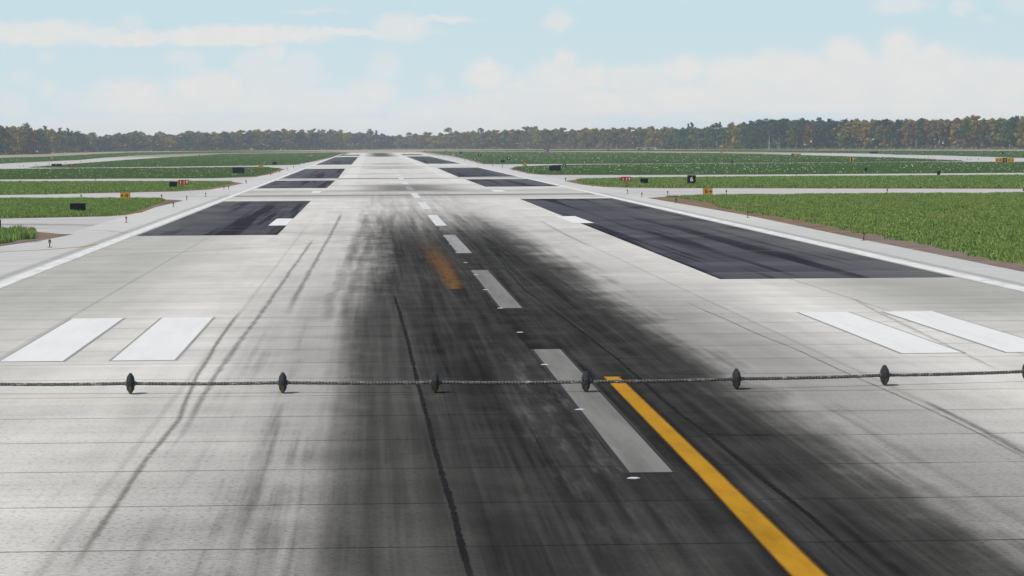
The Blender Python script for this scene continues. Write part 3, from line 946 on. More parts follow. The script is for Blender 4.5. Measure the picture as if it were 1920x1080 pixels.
def arrow_mesh(parent, mat, x, z, L, t, ang, y):
    bm = bmesh.new()
    c, s = math.cos(ang), math.sin(ang)
    pts = [(-L / 2, -t / 2), (L / 2 - 1.2 * t, -t / 2), (L / 2 - 2.6 * t, -2.3 * t), (L / 2 - 1.2 * t, -2.3 * t), (L / 2 + .6 * t, 0),
           (L / 2 - 1.2 * t, 2.3 * t), (L / 2 - 2.6 * t, 2.3 * t), (L / 2 - 1.2 * t, t / 2), (-L / 2, t / 2)]
    a = [bm.verts.new((x + p[0] * c - p[1] * s, y, z + p[0] * s + p[1] * c)) for p in pts]
    b = [bm.verts.new((q.co.x, y - .012, q.co.z)) for q in a]
    n = len(pts)
    bm.faces.new(a); bm.faces.new(list(reversed(b)))
    for i in range(n): bm.faces.new((a[i], b[i], b[(i + 1) % n], a[(i + 1) % n]))
    bmesh.ops.recalc_face_normals(bm, faces=bm.faces)
    return bm_obj('arrow', bm, mat, parent)


def sign(x0, x1, y0, y1, vg, label, face, name='airfield_sign', text=None, tmat=None, tsize=.62, tx=0., arrows=(), sections=None, cat='sign', thick=.34, group=None, turn=0., tsx=1., marks=()):
    """x0..y1: the face as measured in the photo, vg: where it meets the ground"""
    g = G((x0 + x1) / 2, vg)
    k = depth(g) / F
    w, h = (x1 - x0) * k, (y1 - y0) * k
    zb = max(.10, (vg - y1) * k)
    e = empty(name, (g.x, g.y, 0), rz=-YAW * .5 + turn, label=label, cat=cat, group=group)
    bm = bmesh.new(); box(bm, 0, thick / 2, zb + h / 2, w, thick, h, min(.025, w * .08)); bm_obj('cabinet', bm, M_SDK if face is not M_SBLK else M_SBLK, e)
    secs = sections or [(0, 1, face)]
    for (a, b, mt) in secs:
        bm = bmesh.new(); ww = (b - a) * w - .03
        box(bm, (-.5 + (a + b) / 2) * w, -.006, zb + h / 2, ww, .03, h - .05, .008)
        bm_obj('face_panel', bm, mt, e)
    for sx in (-.34, .34):
        bm = bmesh.new()
        box(bm, sx * w, thick / 2, zb / 2 + .01, min(.07, w * .2), .07, zb + .02, .006)
        box(bm, sx * w, thick / 2, .015, min(.16, w * .3), .16, .03, .006)
        bm_obj('leg', bm, M_SDK, e)
    yf = -.024
    if text:
        for (t, rx, sz, mt) in text:
            text_mesh(t, sz * h * 1.35, mt, e, (rx * w, yf, zb + h * .5), sx=tsx)
    for (rx, rz, rw, rh, mt) in marks:
        bm = bmesh.new(); box(bm, rx * w, yf - .006, zb + h * (.5 + rz), rw * w, .012, rh * h); bm_obj('mark', bm, mt, e)
    for (rx, rl, ang, mt) in arrows:
        arrow_mesh(e, mt, rx * w, zb + h * .5, rl * w, h * .085, ang, yf)
    return e


BS = 'blank black signs beside the runway'
sign(131, 160, 381.3, 396.2, 398.2, 'large blank black sign standing in the near grass by the brown soil strip', M_SBLK, group=BS)
sign(225.4, 243.6, 360.4, 373.2, 374.8, 'yellow sign with black arrow and letter B pointing away from the runway', M_SYEL, text=[('B', .17, .55, M_LBK)], arrows=[(-.22, .36, math.pi, M_LBK)])
sign(317.4, 331.6, 341, 351, 352.8, 'squarish blank black sign next to the red 1 19 sign', M_SBLK, group=BS)
sign(334.5, 353.6, 337.2, 346.6, 348.6, 'red sign with white 1 19 beside a squarish black one before the soil point', M_SRED, text=[('1', -.28, .62, M_LWH), ('1 9', .2, .62, M_LWH)], tsx=.85)
sign(436, 458, 314, 324.8, 326.8, 'wide blank black sign alone in the grass under the thin taxiway', M_SBLK, group=BS)
sign(485, 493.4, 309, 314.6, 316.2, 'small yellow sign with black arrow marks near the meadow corner by the runway', M_SYEL, marks=[(.22, -.05, .16, .3, M_LBK)], arrows=[(-.2, .4, .6, M_LBK)])
sign(511, 518.6, 303.2, 308.4, 310, 'small blank black sign just behind the thin crossing by the runway', M_SBLK, group=BS)
sign(580.8, 587, 290.4, 293.5, 294.6, 'tiny yellow sign with two black marks in the far grass', M_SYEL, arrows=[(-.22, .3, math.pi, M_LBK), (.22, .3, 0, M_LBK)])
sign(96.4, 115.8, 307, 311.6, 313, 'long low black sign with one yellow letter by the slanting taxiway', M_SBLK, text=[('F', -.03, .62, M_LYE)])
sign(129.4, 136.2, 307.6, 312.4, 313.6, 'small red sign with black edge beyond the long black sign', M_SRED, sections=[(0, .2, M_SBLK), (.2, 1, M_SRED)], text=[('1', .22, .4, M_LWH)])
sign(91, 99.4, 294.8, 297.6, 298.6, 'far half black, half yellow sign beyond the slanting taxiway', M_SYEL, sections=[(0, .42, M_SBLK), (.42, 1, M_SYEL)], text=[('3', -.3, .5, M_LYE)])
sign(291.8, 295.4, 308.2, 312.8, 313.6, 'narrow orange sign seen edge on at the thin taxiway', M_ORG, sections=[(0, .35, M_SBLK), (.35, 1, M_ORG)])
sign(371.8, 376, 290, 293.8, 294.6, 'tiny red sign with pale border at the end of the slanting taxiway', M_PNK, sections=[(0, .22, M_PNK), (.22, .78, M_SRED), (.78, 1, M_PNK)])
sign(-24, .9, 411.8, 430, 432.5, 'black sign at the frame edge behind the tall grass tuft', M_SBLK, group=BS)
# right of the runway
sign(1030, 1051.8, 310, 320.2, 322, 'wide blank black sign in the flower meadow', M_SBLK, group=BS)
DM = 'black distance markers along the runway'
sign(1055, 1061, 307.6, 313.2, 314.6, 'small black distance marker with white 5 beside the wide black sign', M_SBLK, text=[('5', 0, .62, M_LWH)], group=DM, cat='distance marker')
sign(950, 957.2, 294, 300, 301.6, 'small black distance marker with white 4 in the far meadow', M_SBLK, text=[('4', 0, .62, M_LWH)], group=DM, cat='distance marker')
sign(896.4, 902.2, 288, 293.2, 294.4, 'far black distance marker with white 3', M_SBLK, text=[('3', 0, .55, M_LWH)], group=DM, cat='distance marker')
sign(833.6, 837.6, 282.4, 286.2, 287.2, 'farthest black distance marker with a white 2, near the treeline', M_SBLK, text=[('2', 0, .75, M_LWH)], group=DM, cat='distance marker')
sign(1289, 1304.6, 328.5, 344, 346, 'black distance marker with a large white 6', M_SBLK, text=[('6', 0, .55, M_LWH)], group=DM, cat='distance marker')
sign(1164.2, 1183.2, 331.4, 340.6, 342.6, 'red sign with white 1 19 in the meadow before the number 6 marker', M_SRED, text=[('1', -.28, .62, M_LWH), ('1 9', .2, .62, M_LWH)], tsx=.85)
sign(1201, 1215.2, 334.6, 344.2, 346, 'squarish blank black sign between the red sign and number 6 marker', M_SBLK, group=BS)
sign(1318.4, 1336.2, 352.6, 365.2, 367.4, 'yellow sign with black letter B and arrow pointing along the meadow', M_SYEL, text=[('B', -.18, .55, M_LBK)], arrows=[(.2, .36, 0, M_LBK)])
sign(980, 987.6, 305.6, 311, 312.4, 'small yellow sign with slanting black arrow at the meadow tip', M_SYEL, marks=[(.24, -.05, .14, .3, M_LBK)], arrows=[(-.2, .42, 2.3, M_LBK)])
sign(939, 946.2, 300, 305, 306.2, 'small blank black sign in front of the number 4 marker', M_SBLK, group=BS)
sign(847.4, 852.2, 288, 292, 293, 'tiny yellow sign in the far meadow beyond the last crossing', M_SYEL)
sign(795.6, 799.2, 281.2, 283.6, 284.4, 'farthest yellow sign, a speck under the treeline past the runway end', M_SYEL)
sign(861.6, 866, 284.6, 288.6, 289.6, 'tiny blank black sign among the far flowers', M_SBLK, group=BS)
sign(1371, 1374.2, 301, 306, 307, 'narrow dark marker edge on in the meadow past the thin crossing', M_SBLK, thick=.6, cat='marker')
sign(1622.2, 1626, 314.2, 321.4, 322.6, 'narrow dark marker standing alone in the flower meadow', M_SBLK, thick=.6, cat='marker')
sign(1758, 1763, 320, 328, 330, 'narrow black marker on two legs beside the second crossing', M_SBLK, thick=.6, cat='marker')
sign(1593.6, 1600, 294.2, 303.4, 304.4, 'tall narrow yellow and black sign seen edge on in the flowers', M_SYEL, sections=[(0, .3, M_SYEL), (.3, .72, M_SBLK), (.72, 1, M_SYEL)])
sign(1483.8, 1502, 288, 291.4, 292.6, 'far long yellow sign with black end and black lettering at the taxiway', M_SYEL, sections=[(0, .18, M_SBLK), (.18, 1, M_SYEL)], marks=[(-.22, 0, .16, .4, M_LBK), (.06, 0, .07, .4, M_LBK), (.18, 0, .07, .4, M_LBK), (.30, 0, .07, .4, M_LBK), (.41, 0, .07, .4, M_LBK)])
sign(1350.2, 1356, 284.6, 288, 289, 'far plain yellow sign on the slanting taxiway', M_SYEL)
sign(1867, 1901.2, 296, 304.2, 305.6, 'large yellow sign with black middle and letter A with arrows either side', M_SYEL,
     sections=[(0, .39, M_SYEL), (.39, .61, M_SBLK), (.61, 1, M_SYEL)], text=[('A', -.23, .55, M_LBK), ('A', .23, .55, M_LBK)], marks=[(0, .14, .09, .1, M_LYE), (0, -.14, .09, .1, M_LYE)],
     arrows=[(-.4, .14, math.pi, M_LBK), (.42, .12, 0, M_LBK)])
sign(1630.6, 1645.6, 284.6, 288, 289.2, 'long low black sign below the fence at the far forest edge', M_SBLK)
sign(1878.6, 1882.2, 285, 288, 289, 'tiny black sign on the far field above the large yellow sign', M_SBLK)
sign(1139, 1143.8, 279.8, 282, 282.8, 'tiny red and white sign under the treeline', M_SRED, sections=[(0, .5, M_SBLK), (.5, 1, M_SRED)])


# ------------------------------------------------------------------ far structures
def mat_check():
    mt, nt, b = new_mat('pink_checks', .7, .2)
    t = nt.nodes.new('ShaderNodeTexCoord'); c = nt.nodes.new('ShaderNodeTexChecker'); c.inputs['Scale'].default_value = .45
    c.inputs['Color1'].default_value = (.36, .17, .27, 1); c.inputs['Color2'].default_value = (.17, .10, .22, 1)
    nt.links.new(t.outputs['Object'], c.inputs['Vector']); nt.links.new(c.outputs[0], b.inputs['Base Color'])
    return mt


g = G(1025, 286); k = depth(g) / F
e = empty('equipment_hut', (g.x, g.y, 0), label='pink and violet checkered equipment hut below the treeline past the runway end', cat='hut')
bm = bmesh.new(); box(bm, 0, 1.6, 6.2 * k / 2, 9.4 * k, 3.2, 6.2 * k, .05); bm_obj('wall', bm, mat_check(), e)
M_DKROOF = simple('dark_roof', (.05, .048, .065), .8, .1, .2, 1.)
bm = bmesh.new(); box(bm, 0, 1.6, 6.2 * k + .55 * k, 9.9 * k, 3.6, 1.1 * k, .04); bm_obj('roof', bm, M_DKROOF, e)
bm = bmesh.new(); box(bm, 1.6 * k, -.03, 1.3 * k, 2.2 * k, .06, 2.6 * k, .01); bm_obj('door', bm, M_DKROOF, e)
g = G(1007, 283.5); k = depth(g) / F
e = empty('instrument_mast', (g.x, g.y, 0), label='slim dark instrument mast beside the checkered hut', cat='mast')
bm = bmesh.new(); lathe(bm, [(.35, 0), (.35, .2), (.16, .3), (.12, 5.5 * k), (.05, 5.8 * k)], 8); bm_obj('pole', bm, M_SDK, e)
bm = bmesh.new(); box(bm, 0, 0, 4.6 * k, 2.2 * k, .25, .35 * k, .02); bm_obj('crossarm', bm, M_SDK, e)
M_SHW = simple('shelter_wall', (.19, .19, .215), .8, .1, .15, .5)
M_SHR = simple('shelter_ramp', (.50, .50, .50), .8, .1, .1, .5)
for (xa, xb, xr, ytop, lab) in ((1194.5, 1206.5, 1209.5, 271.8, 'smaller grey shelter with dark roof at the forest edge, white ramp on one end'),
                                (1211, 1227.5, 1231.5, 271.2, 'wider grey shelter with dark roof at the forest edge beside a smaller one')):
    g = G((xa + xb) / 2, 281.0); k = depth(g) / F
    e = empty('field_shelter', (g.x, g.y, 0), label=lab, cat='shelter', group='grey shelters at the forest edge')
    w = (xb - xa) * k; h = (281.0 - ytop) * k
    bm = bmesh.new(); box(bm, 0, 5, h * .28, w, 10, h * .56, .1); bm_obj('wall', bm, M_SHW, e)
    bm = bmesh.new(); box(bm, w * .05, 5, h * .78, w * .72, 9.4, h * .44, .15); bm_obj('roof', bm, M_DKROOF, e)
    bm = bmesh.new(); box(bm, -w * .2, -.06, h * .2, w * .18, .12, h * .4, .02); bm_obj('door', bm, M_DKROOF, e)
    rw = (xr - xb + 1.5) * k
    bm = bmesh.new()
    q = [(w / 2, 0, 0), (w / 2 + rw, 0, 0), (w / 2, 0, h * .62)]
    a = [bm.verts.new(p) for p in q]; b = [bm.verts.new((p[0], 9, p[2])) for p in q]
    bm.faces.new(a); bm.faces.new(list(reversed(b)))
    for i in range(3): bm.faces.new((a[i], b[i], b[(i + 1) % 3], a[(i + 1) % 3]))
    bmesh.ops.recalc_face_normals(bm, faces=bm.faces)
    bm_obj('ramp', bm, M_SHR, e)
# fence at the forest edge
M_FEN = simple('galvanised_fence', (.27, .28, .30), .6, .3, .2, 1.)
A, B = G(1425, 283), G(1990, 282.4)
e = empty('perimeter_fence', tuple(A), label='thin grey post and rail fence along the foot of the taller woods', cat='fence')
d = B - A; n = 46
bm = bmesh.new()
for hz in (.5, 1.25, 2.0):
    ang = math.atan2(d.y, d.x)
    bmesh.ops.create_cube(bm, size=1, matrix=Matrix.Translation(d / 2 + Vector((0, 0, hz))) @ Matrix.Rotation(ang, 4, 'Z') @ Matrix.Diagonal((d.length, .06, .06, 1)))
bm_obj('rails', bm, M_FEN, e)
pm = None
for i in range(n + 1):
    p = d * (i / n)
    if pm is None:
        bm = bmesh.new(); lathe(bm, [(.07, 0), (.07, 2.2), (.02, 2.28)], 6); pm = bm_obj('post', bm, M_FEN, e); o = pm
    else:
        o = pm.copy(); COL.objects.link(o); o.parent = e
    o.location = (p.x, p.y, 0)


# ------------------------------------------------------------------ trees
def leaf_mat(name, c, c2, c3):
    mt, nt, b = new_mat(name, .85, .05)
    gnode = nt.nodes.new('ShaderNodeNewGeometry'); oi = nt.nodes.new('ShaderNodeObjectInfo')
    rnd = E(nt, gnode.outputs['Random Per Island']); orn = E(nt, oi.outputs['Random'])
    X, Y, Z = objxyz(nt)
    n = noise(nt, vec(nt, X * .45 + orn * 20, Y * .45, Z * .45), 1, 2, .6)
    col = mix(nt, n.ss(.36, .64), c, c2)
    col = mix(nt, rnd.ss(.5, 1.) * .6, col, c3)
    col = mix(nt, (orn - .5).abs() * .55, col, c)
    setcol(nt, b, col)
    tr = nt.nodes.new('ShaderNodeBsdfTranslucent'); nt.links.new(col.s, tr.inputs[0])
    ms = nt.nodes.new('ShaderNodeMixShader'); ms.inputs[0].default_value = .3
    out = nt.nodes['Material Output']
    nt.links.new(b.outputs[0], ms.inputs[1]); nt.links.new(tr.outputs[0], ms.inputs[2]); nt.links.new(ms.outputs[0], out.inputs[0])
    return mt


LM = {
    'gold': leaf_mat('golden_leaves', (.185, .150, .040), (.36, .265, .050), (.52, .36, .06)),
    'olive': leaf_mat('olive_leaves', (.115, .135, .050), (.20, .205, .060), (.30, .27, .07)),
    'brown': leaf_mat('brown_leaves', (.135, .110, .080), (.21, .155, .090), (.29, .20, .09)),
    'red': leaf_mat('red_leaves', (.28, .060, .055), (.42, .095, .075), (.46, .15, .08)),
    'green': leaf_mat('green_leaves', (.050, .115, .060), (.080, .165, .075), (.12, .21, .08)),
    'teal': leaf_mat('blue_green_leaves', (.030, .135, .090), (.045, .175, .115), (.07, .19, .12)),
    'dark': leaf_mat('dark_needles', (.015, .050, .052), (.026, .076, .070), (.042, .10, .08)),
    'deep': leaf_mat('deep_green_leaves', (.017, .060, .056), (.028, .085, .076), (.055, .12, .09)),
    'russet': leaf_mat('russet_leaves', (.14, .075, .06), (.22, .10, .075), (.27, .13, .08)),
}
M_BARK = simple('grey_bark', (.25, .22, .20), .9, .05, .35, .6)
M_BIRCH = simple('birch_bark', (.42, .41, .40), .8, .05, .45, .55)


def limb(bm, p, q, r0, r1, n=6):
    p, q = Vector(p), Vector(q); d = (q - p).normalized()
    a = d.orthogonal().normalized(); b = d.cross(a)
    r = []
    for c, rr in ((p, r0), (q, r1)):
        r.append([bm.verts.new(c + a * rr * math.cos(2 * math.pi * i / n) + b * rr * math.sin(2 * math.pi * i / n)) for i in range(n)])
    for i in range(n): bm.faces.new((r[0][i], r[0][(i + 1) % n], r[1][(i + 1) % n], r[1][i]))
    bm.faces.new(r[1])


def leaf_cloud(clumps, per, size, rs):
    """leaf sprays spread through clumps (centre, radii)"""
    V, Fc = [], []
    for (c, rad) in clumps:
        for _ in range(per):
            d = rs.normal(size=3); d /= np.linalg.norm(d)
            p = np.array(c) + d * np.array(rad) * rs.uniform(.45, 1.05)
            s = size * rs.uniform(.55, 1.35)
            a = rs.normal(size=3); a /= np.linalg.norm(a)
            b = np.cross(a, d + rs.normal(size=3) * .6); b /= np.linalg.norm(b) + 1e-6
            i = len(V)
            V += [p - a * s * .5, p + b * s * .42, p + a * s * .55, p - b * s * .38]
            Fc.append((i, i + 1, i + 2, i + 3))
    return V, Fc


def crown_clumps(shape, rs):
    """unit tree, height 1, half width about .5 of crown width 1 (x, y scaled later)"""
    C = []
    if shape == 'broad':
        base = rs.uniform(.33, .48); top = 1.
        for _ in range(26):
            z = rs.uniform(base, .93); t = (z - base) / (top - base)
            wr = .44 * (math.sin(math.pi * min(1, .22 + t * .72)) ** .85)
            a = rs.uniform(0, 6.28); r = wr * math.sqrt(rs.uniform(.05, 1))
            q = .19 - .09 * t; C.append(((r * math.cos(a), r * math.sin(a), z), (q, q, .05)))
        C.append(((rs.uniform(-.12, .12), 0, .95), (.10, .10, .045)))
        C.append(((rs.uniform(-.22, .22), 0, .89), (.13, .13, .06)))
    elif shape == 'round':
        for _ in range(26):
            z = rs.uniform(.18, .92); t = (z - .18) / .82
            wr = .46 * math.sin(math.pi * min(1, .16 + t * .76)) ** .85
            a = rs.uniform(0, 6.28); r = wr * math.sqrt(rs.uniform(.05, 1))
            q = .20 - .08 * t; C.append(((r * math.cos(a), r * math.sin(a), z), (q, q, .055)))
        C.append(((rs.uniform(-.1, .1), 0, .94), (.12, .12, .055)))
    elif shape == 'tuft':
        for _ in range(10):
            z = rs.uniform(.3, .84); a = rs.uniform(0, 6.28); r = .34 * math.sqrt(rs.uniform(0, 1))
            C.append(((r * math.cos(a), r * math.sin(a), z), (.17, .17, .06)))
        for _ in range(9):
            z = rs.uniform(.76, .94); a = rs.uniform(0, 6.28); r = .26 * math.sin(math.pi * (1 - (z - .70) / .30) * .75 + .3) * math.sqrt(rs.uniform(0, 1))
            C.append(((r * math.cos(a), r * math.sin(a), z), (.16, .16, .05)))
    elif shape == 'high':
        for _ in range(22):
            z = rs.uniform(.48, .95); t = (z - .48) / .52
            wr = .42 * math.sin(math.pi * min(1, .2 + t * .72)) ** .7
            a = rs.uniform(0, 6.28); r = wr * math.sqrt(rs.uniform(.05, 1)); q = .17 - .07 * t
            C.append(((r * math.cos(a), r * math.sin(a), z), (q, q, .045)))
    elif shape == 'cone':
        for k in range(26):
            z = .10 + .88 * k / 26; wr = .46 * (1 - z) ** .8 + .03
            for _ in range(2):
                a = rs.uniform(0, 6.28); r = wr * rs.uniform(.2, .9)
                C.append(((r * math.cos(a), r * math.sin(a), z), (.10 * (1.15 - z) + .03, .10 * (1.15 - z) + .03, .03)))
    elif shape == 'spire':
        for k in range(24):
            z = .08 + .9 * k / 24; wr = .30 * (1 - z) ** .55 + .04
            a = rs.uniform(0, 6.28); r = wr * rs.uniform(.1, .8)
            C.append(((r * math.cos(a), r * math.sin(a), z), (.16 * (1.25 - z), .16 * (1.25 - z), .035)))
    return C


def tree_meshes(shape, seed, width, height, bark):
    rs = np.random.default_rng(seed)
    C = crown_clumps(shape, rs)
    C = [((c[0] * width, c[1] * width, c[2] * height), (r[0] * width, r[1] * width, r[2] * height)) for c, r in C]
    V, Fc = leaf_cloud(C, 30, 1.05 if shape in ('broad', 'round') else .9, rs)
    crown = mesh('crown', V, Fc)
    bm = bmesh.new()
    tr = (.008 if shape == 'high' else .011) * height
    top = .86 if shape in ('cone', 'spire') else .68
    pts = [Vector((0, 0, -.05)), Vector((rs.uniform(-.2, .2), 0, height * .3)), Vector((rs.uniform(-.4, .4), rs.uniform(-.4, .4), height * top))]
    limb(bm, pts[0], pts[1], tr * 1.25, tr * .85, 7); limb(bm, pts[1], pts[2], tr * .85, tr * .25, 7)
    for i in range(6):
        t = rs.uniform(.1, .85); p = pts[1].lerp(pts[2], t); a = rs.uniform(0, 6.28); L = width * rs.uniform(.2, .42)
        limb(bm, p, p + Vector((math.cos(a) * L, math.sin(a) * L, L * (.6 if shape in ('broad', 'round', 'tuft') else .05))), tr * .45, tr * .1, 5)
    bm.normal_update(); trunk = bpy.data.meshes.new('trunk'); bm.to_mesh(trunk); bm.free()
    return trunk, crown


VAR = {}


def tree_variant(kind, shape, v, bark):
    key = (kind, shape, v, bark)
    if key not in VAR:
        w = {'high': 8.5, 'broad': 9.5, 'round': 10.5, 'tuft': 9, 'cone': 7.5, 'spire': 5.5}[shape]
        trunk, crown = tree_meshes(shape, hash((shape, v)) % 9973 if False else {'high': 600, 'broad': 100, 'round': 200, 'tuft': 300, 'cone': 400, 'spire': 500}[shape] + v, w, 20., bark)
        trunk.materials.append(M_BIRCH if bark == 'birch' else M_BARK); crown.materials.append(LM[kind])
        VAR[key] = (trunk, crown, w)
    return VAR[key]


def prof_at(tab, x):
    for (a, va), (b, vb) in zip(tab, tab[1:]):
        if a <= x <= b: return va + (vb - va) * (x - a) / (b - a)
    return tab[0][1] if x < tab[0][0] else tab[-1][1]


BASE = [(-200, 296), (0, 290.4), (70, 289), (100, 287), (140, 286), (180, 285), (240, 284), (480, 282.4), (720, 280.3), (960, 279.6), (1200, 279.6), (1350, 280.2), (1440, 280.6), (1920, 280.2), (2150, 280)]
TOP = [(-200, 236), (0, 237), (38, 235), (70, 240), (115, 241), (150, 246), (168, 252), (186, 255), (206, 251), (230, 246), (285, 251), (300, 247), (330, 251), (357, 245), (400, 247), (480, 243), (530, 243),
       (600, 242), (668, 247), (705, 247), (735, 253), (765, 251), (800, 248), (815, 250), (860, 247), (930, 243), (960, 242), (1000, 240), (1050, 241), (1180, 239), (1260, 238), (1275, 239), (1330, 237),
       (1372, 232), (1400, 226), (1440, 221), (1500, 220), (1580, 222), (1640, 221), (1740, 220), (1800, 219), (1860, 220), (1920, 216), (2150, 216)]
# (x, dy of the top against the profile, kind, shape, width factor, bark)
SP = [(3, 0, 'gold', 'broad', 1, ''), (9, -2, 'dark', 'round', .8, 'birch'), (26, 0, 'gold', 'broad', 1.15, ''), (47, -8, 'olive', 'tuft', 1., ''), (42, 9, 'brown', 'broad', .9, ''), (59, 8, 'red', 'round', .95, ''),
      (76, 0, 'gold', 'broad', 1, ''), (85, -6, 'dark', 'spire', 1, ''), (96, 1, 'brown', 'broad', 1, ''), (106, 6, 'brown', 'broad', 1, ''), (116, 3, 'gold', 'broad', .8, ''), (113, -3, 'deep', 'spire', .9, ''),
      (128, -4, 'dark', 'spire', .8, ''), (130, 1, 'teal', 'round', .8, 'birch'), (143, 2, 'brown', 'broad', .9, ''), (149, -2, 'brown', 'tuft', .8, ''), (160, 2, 'gold', 'broad', .8, ''), (170, -6, 'olive', 'tuft', .9, ''), (176, 0, 'gold', 'broad', .8, ''),
      (187, 0, 'brown', 'broad', .8, ''), (201, 0, 'brown', 'broad', 1, ''), (214, 2, 'green', 'broad', .9, ''), (224, 1, 'olive', 'broad', .9, ''), (238, 8, 'russet', 'broad', .7, ''), (251, -5, 'olive', 'tuft', 1.1, ''), (266, -3, 'olive', 'broad', 1, ''),
      (280, 2, 'green', 'broad', .9, ''), (300, -1, 'brown', 'broad', .9, ''), (318, 2, 'brown', 'broad', 1, ''), (340, 0, 'gold', 'broad', 1, ''), (357, -1, 'olive', 'tuft', .9, ''), (372, 0, 'gold', 'broad', 1, ''), (388, 2, 'brown', 'broad', .9, ''),
      (403, 0, 'gold', 'broad', 1, ''), (421, 0, 'brown', 'broad', 1, ''), (437, 1, 'olive', 'broad', .9, ''), (452, -1, 'brown', 'broad', 1, ''), (468, 0, 'brown', 'broad', .9, ''), (484, -1, 'gold', 'broad', 1.1, ''), (503, -1, 'gold', 'broad', 1, ''),
      (520, 1, 'green', 'broad', .8, ''), (533, -2, 'gold', 'broad', 1, ''), (549, 0, 'gold', 'broad', 1, ''), (558, 18, 'teal', 'round', .8, ''), (576, 20, 'teal', 'round', .85, ''), (566, 0, 'gold', 'broad', 1, ''), (583, 1, 'gold', 'broad', 1, ''),
      (592, -2, 'dark', 'round', .7, ''), (606, 18, 'teal', 'round', 1., ''), (615, 18, 'teal', 'round', .7, ''), (605, 0, 'gold', 'broad', .9, ''), (621, -3, 'deep', 'tuft', .7, ''), (628, 1, 'brown', 'broad', 1, ''), (640, -2, 'gold', 'broad', 1, ''), (656, 1, 'brown', 'broad', .9, ''),
      (672, 0, 'brown', 'broad', .9, ''), (681, 2, 'olive', 'broad', .9, ''), (693, -6, 'olive', 'round', .9, ''), (704, -3, 'dark', 'spire', 1, ''), (719, 0, 'brown', 'broad', .9, ''), (735, 1, 'brown', 'broad', .8, ''), (751, 0, 'olive', 'broad', 1, ''), (768, -3, 'gold', 'broad', .9, ''),
      (777, 0, 'brown', 'broad', .9, ''), (800, -1, 'gold', 'broad', 1.1, ''), (824, -1, 'olive', 'broad', 1, ''), (841, -10, 'olive', 'tuft', .8, ''), (858, -2, 'brown', 'broad', .9, ''), (876, 0, 'gold', 'broad', .9, ''), (890, -1, 'gold', 'broad', 1, ''), (901, -6, 'dark', 'tuft', .6, ''),
      (914, 0, 'brown', 'broad', .9, ''), (928, 0, 'olive', 'broad', 1, ''), (945, 0, 'gold', 'broad', 1, ''), (961, 0, 'olive', 'broad', 1, ''), (974, 1, 'gold', 'broad', .9, ''), (988, -4, 'olive', 'broad', 1, ''), (1003, -4, 'brown', 'round', 1.1, ''), (1022, 0, 'gold', 'broad', .9, ''),
      (1040, 0, 'gold', 'broad', 1, ''), (1054, -2, 'brown', 'broad', .9, ''), (1071, 1, 'olive', 'broad', .9, ''), (1086, 3, 'green', 'broad', .8, ''), (1100, -1, 'gold', 'broad', 1, ''), (1117, 0, 'gold', 'broad', 1, ''), (1132, 1, 'brown', 'broad', 1, ''), (1150, -1, 'gold', 'broad', 1, ''), (1166, 0, 'brown', 'broad', 1, ''),
      (1182, -1, 'gold', 'broad', 1.1, ''), (1197, 16, 'dark', 'cone', .7, ''), (1200, -1, 'gold', 'broad', .9, ''), (1213, 7, 'dark', 'round', .6, ''), (1222, -2, 'gold', 'broad', 1, ''), (1234, 3, 'olive', 'broad', .9, ''), (1247, -1, 'gold', 'broad', 1, ''), (1260, 0, 'gold', 'broad', 1, ''),
      (1277, 13, 'dark', 'cone', 1.1, 'birch'), (1279, 0, 'teal', 'broad', .9, ''), (1291, -8, 'deep', 'spire', .9, ''), (1297, -10, 'deep', 'spire', 1, ''), (1303, 0, 'gold', 'broad', .8, ''), (1310, 2, 'teal', 'broad', .9, 'birch'), (1318, 9, 'dark', 'cone', 1.2, ''), (1328, 0, 'teal', 'broad', .9, ''),
      (1337, -3, 'gold', 'broad', .8, ''), (1344, -6, 'deep', 'spire', .9, 'birch'), (1351, -7, 'deep', 'spire', .9, ''), (1347, 14, 'dark', 'cone', 1.1, ''), (1362, 4, 'green', 'broad', 1.1, 'birch'), (1372, -4, 'gold', 'round', .8, ''), (1388, 2, 'deep', 'round', 1.1, ''), (1405, 0, 'deep', 'round', 1.1, ''),
      (1425, 0, 'deep', 'round', 1.1, ''), (1442, 0, 'deep', 'round', 1.2, 'birch'), (1461, 0, 'deep', 'round', 1.2, 'birch'), (1478, 1, 'dark', 'round', 1.1, ''), (1493, 3, 'green', 'broad', 1.1, 'birch'), (1503, 0, 'deep', 'round', 1, ''), (1522, 5, 'russet', 'round', .9, ''), (1541, 13, 'brown', 'round', .9, ''), (1538, -2, 'deep', 'round', 1, ''),
      (1556, 0, 'deep', 'round', 1, ''), (1574, 8, 'gold', 'broad', 1.1, ''), (1584, -1, 'deep', 'tuft', 1, ''), (1593, 5, 'gold', 'broad', 1, ''), (1605, 0, 'olive', 'broad', 1.1, ''), (1620, 3, 'gold', 'broad', 1.1, ''), (1640, 2, 'gold', 'broad', 1.1, ''), (1650, 0, 'deep', 'tuft', .9, ''), (1658, 9, 'olive', 'broad', 1, ''),
      (1672, 5, 'gold', 'broad', 1, ''), (1686, 4, 'brown', 'broad', 1.1, ''), (1701, 2, 'brown', 'broad', 1.1, ''), (1718, 6, 'brown', 'broad', .9, ''), (1728, 0, 'deep', 'tuft', .9, ''), (1742, 4, 'gold', 'broad', 1.1, ''), (1762, 3, 'gold', 'broad', 1.1, ''), (1780, 4, 'brown', 'broad', 1, ''),
      (1795, 1, 'brown', 'broad', 1.1, ''), (1810, -1, 'gold', 'broad', 1.1, ''), (1826, -4, 'gold', 'broad', 1.1, ''), (1842, 2, 'brown', 'broad', 1, ''), (1860, 1, 'gold', 'broad', 1.1, ''), (1878, 2, 'olive', 'broad', 1, ''), (1893, 6, 'green', 'broad', 1, ''), (1905, -1, 'deep', 'round', 1, ''), (1917, 1, 'olive', 'broad', 1, '')]
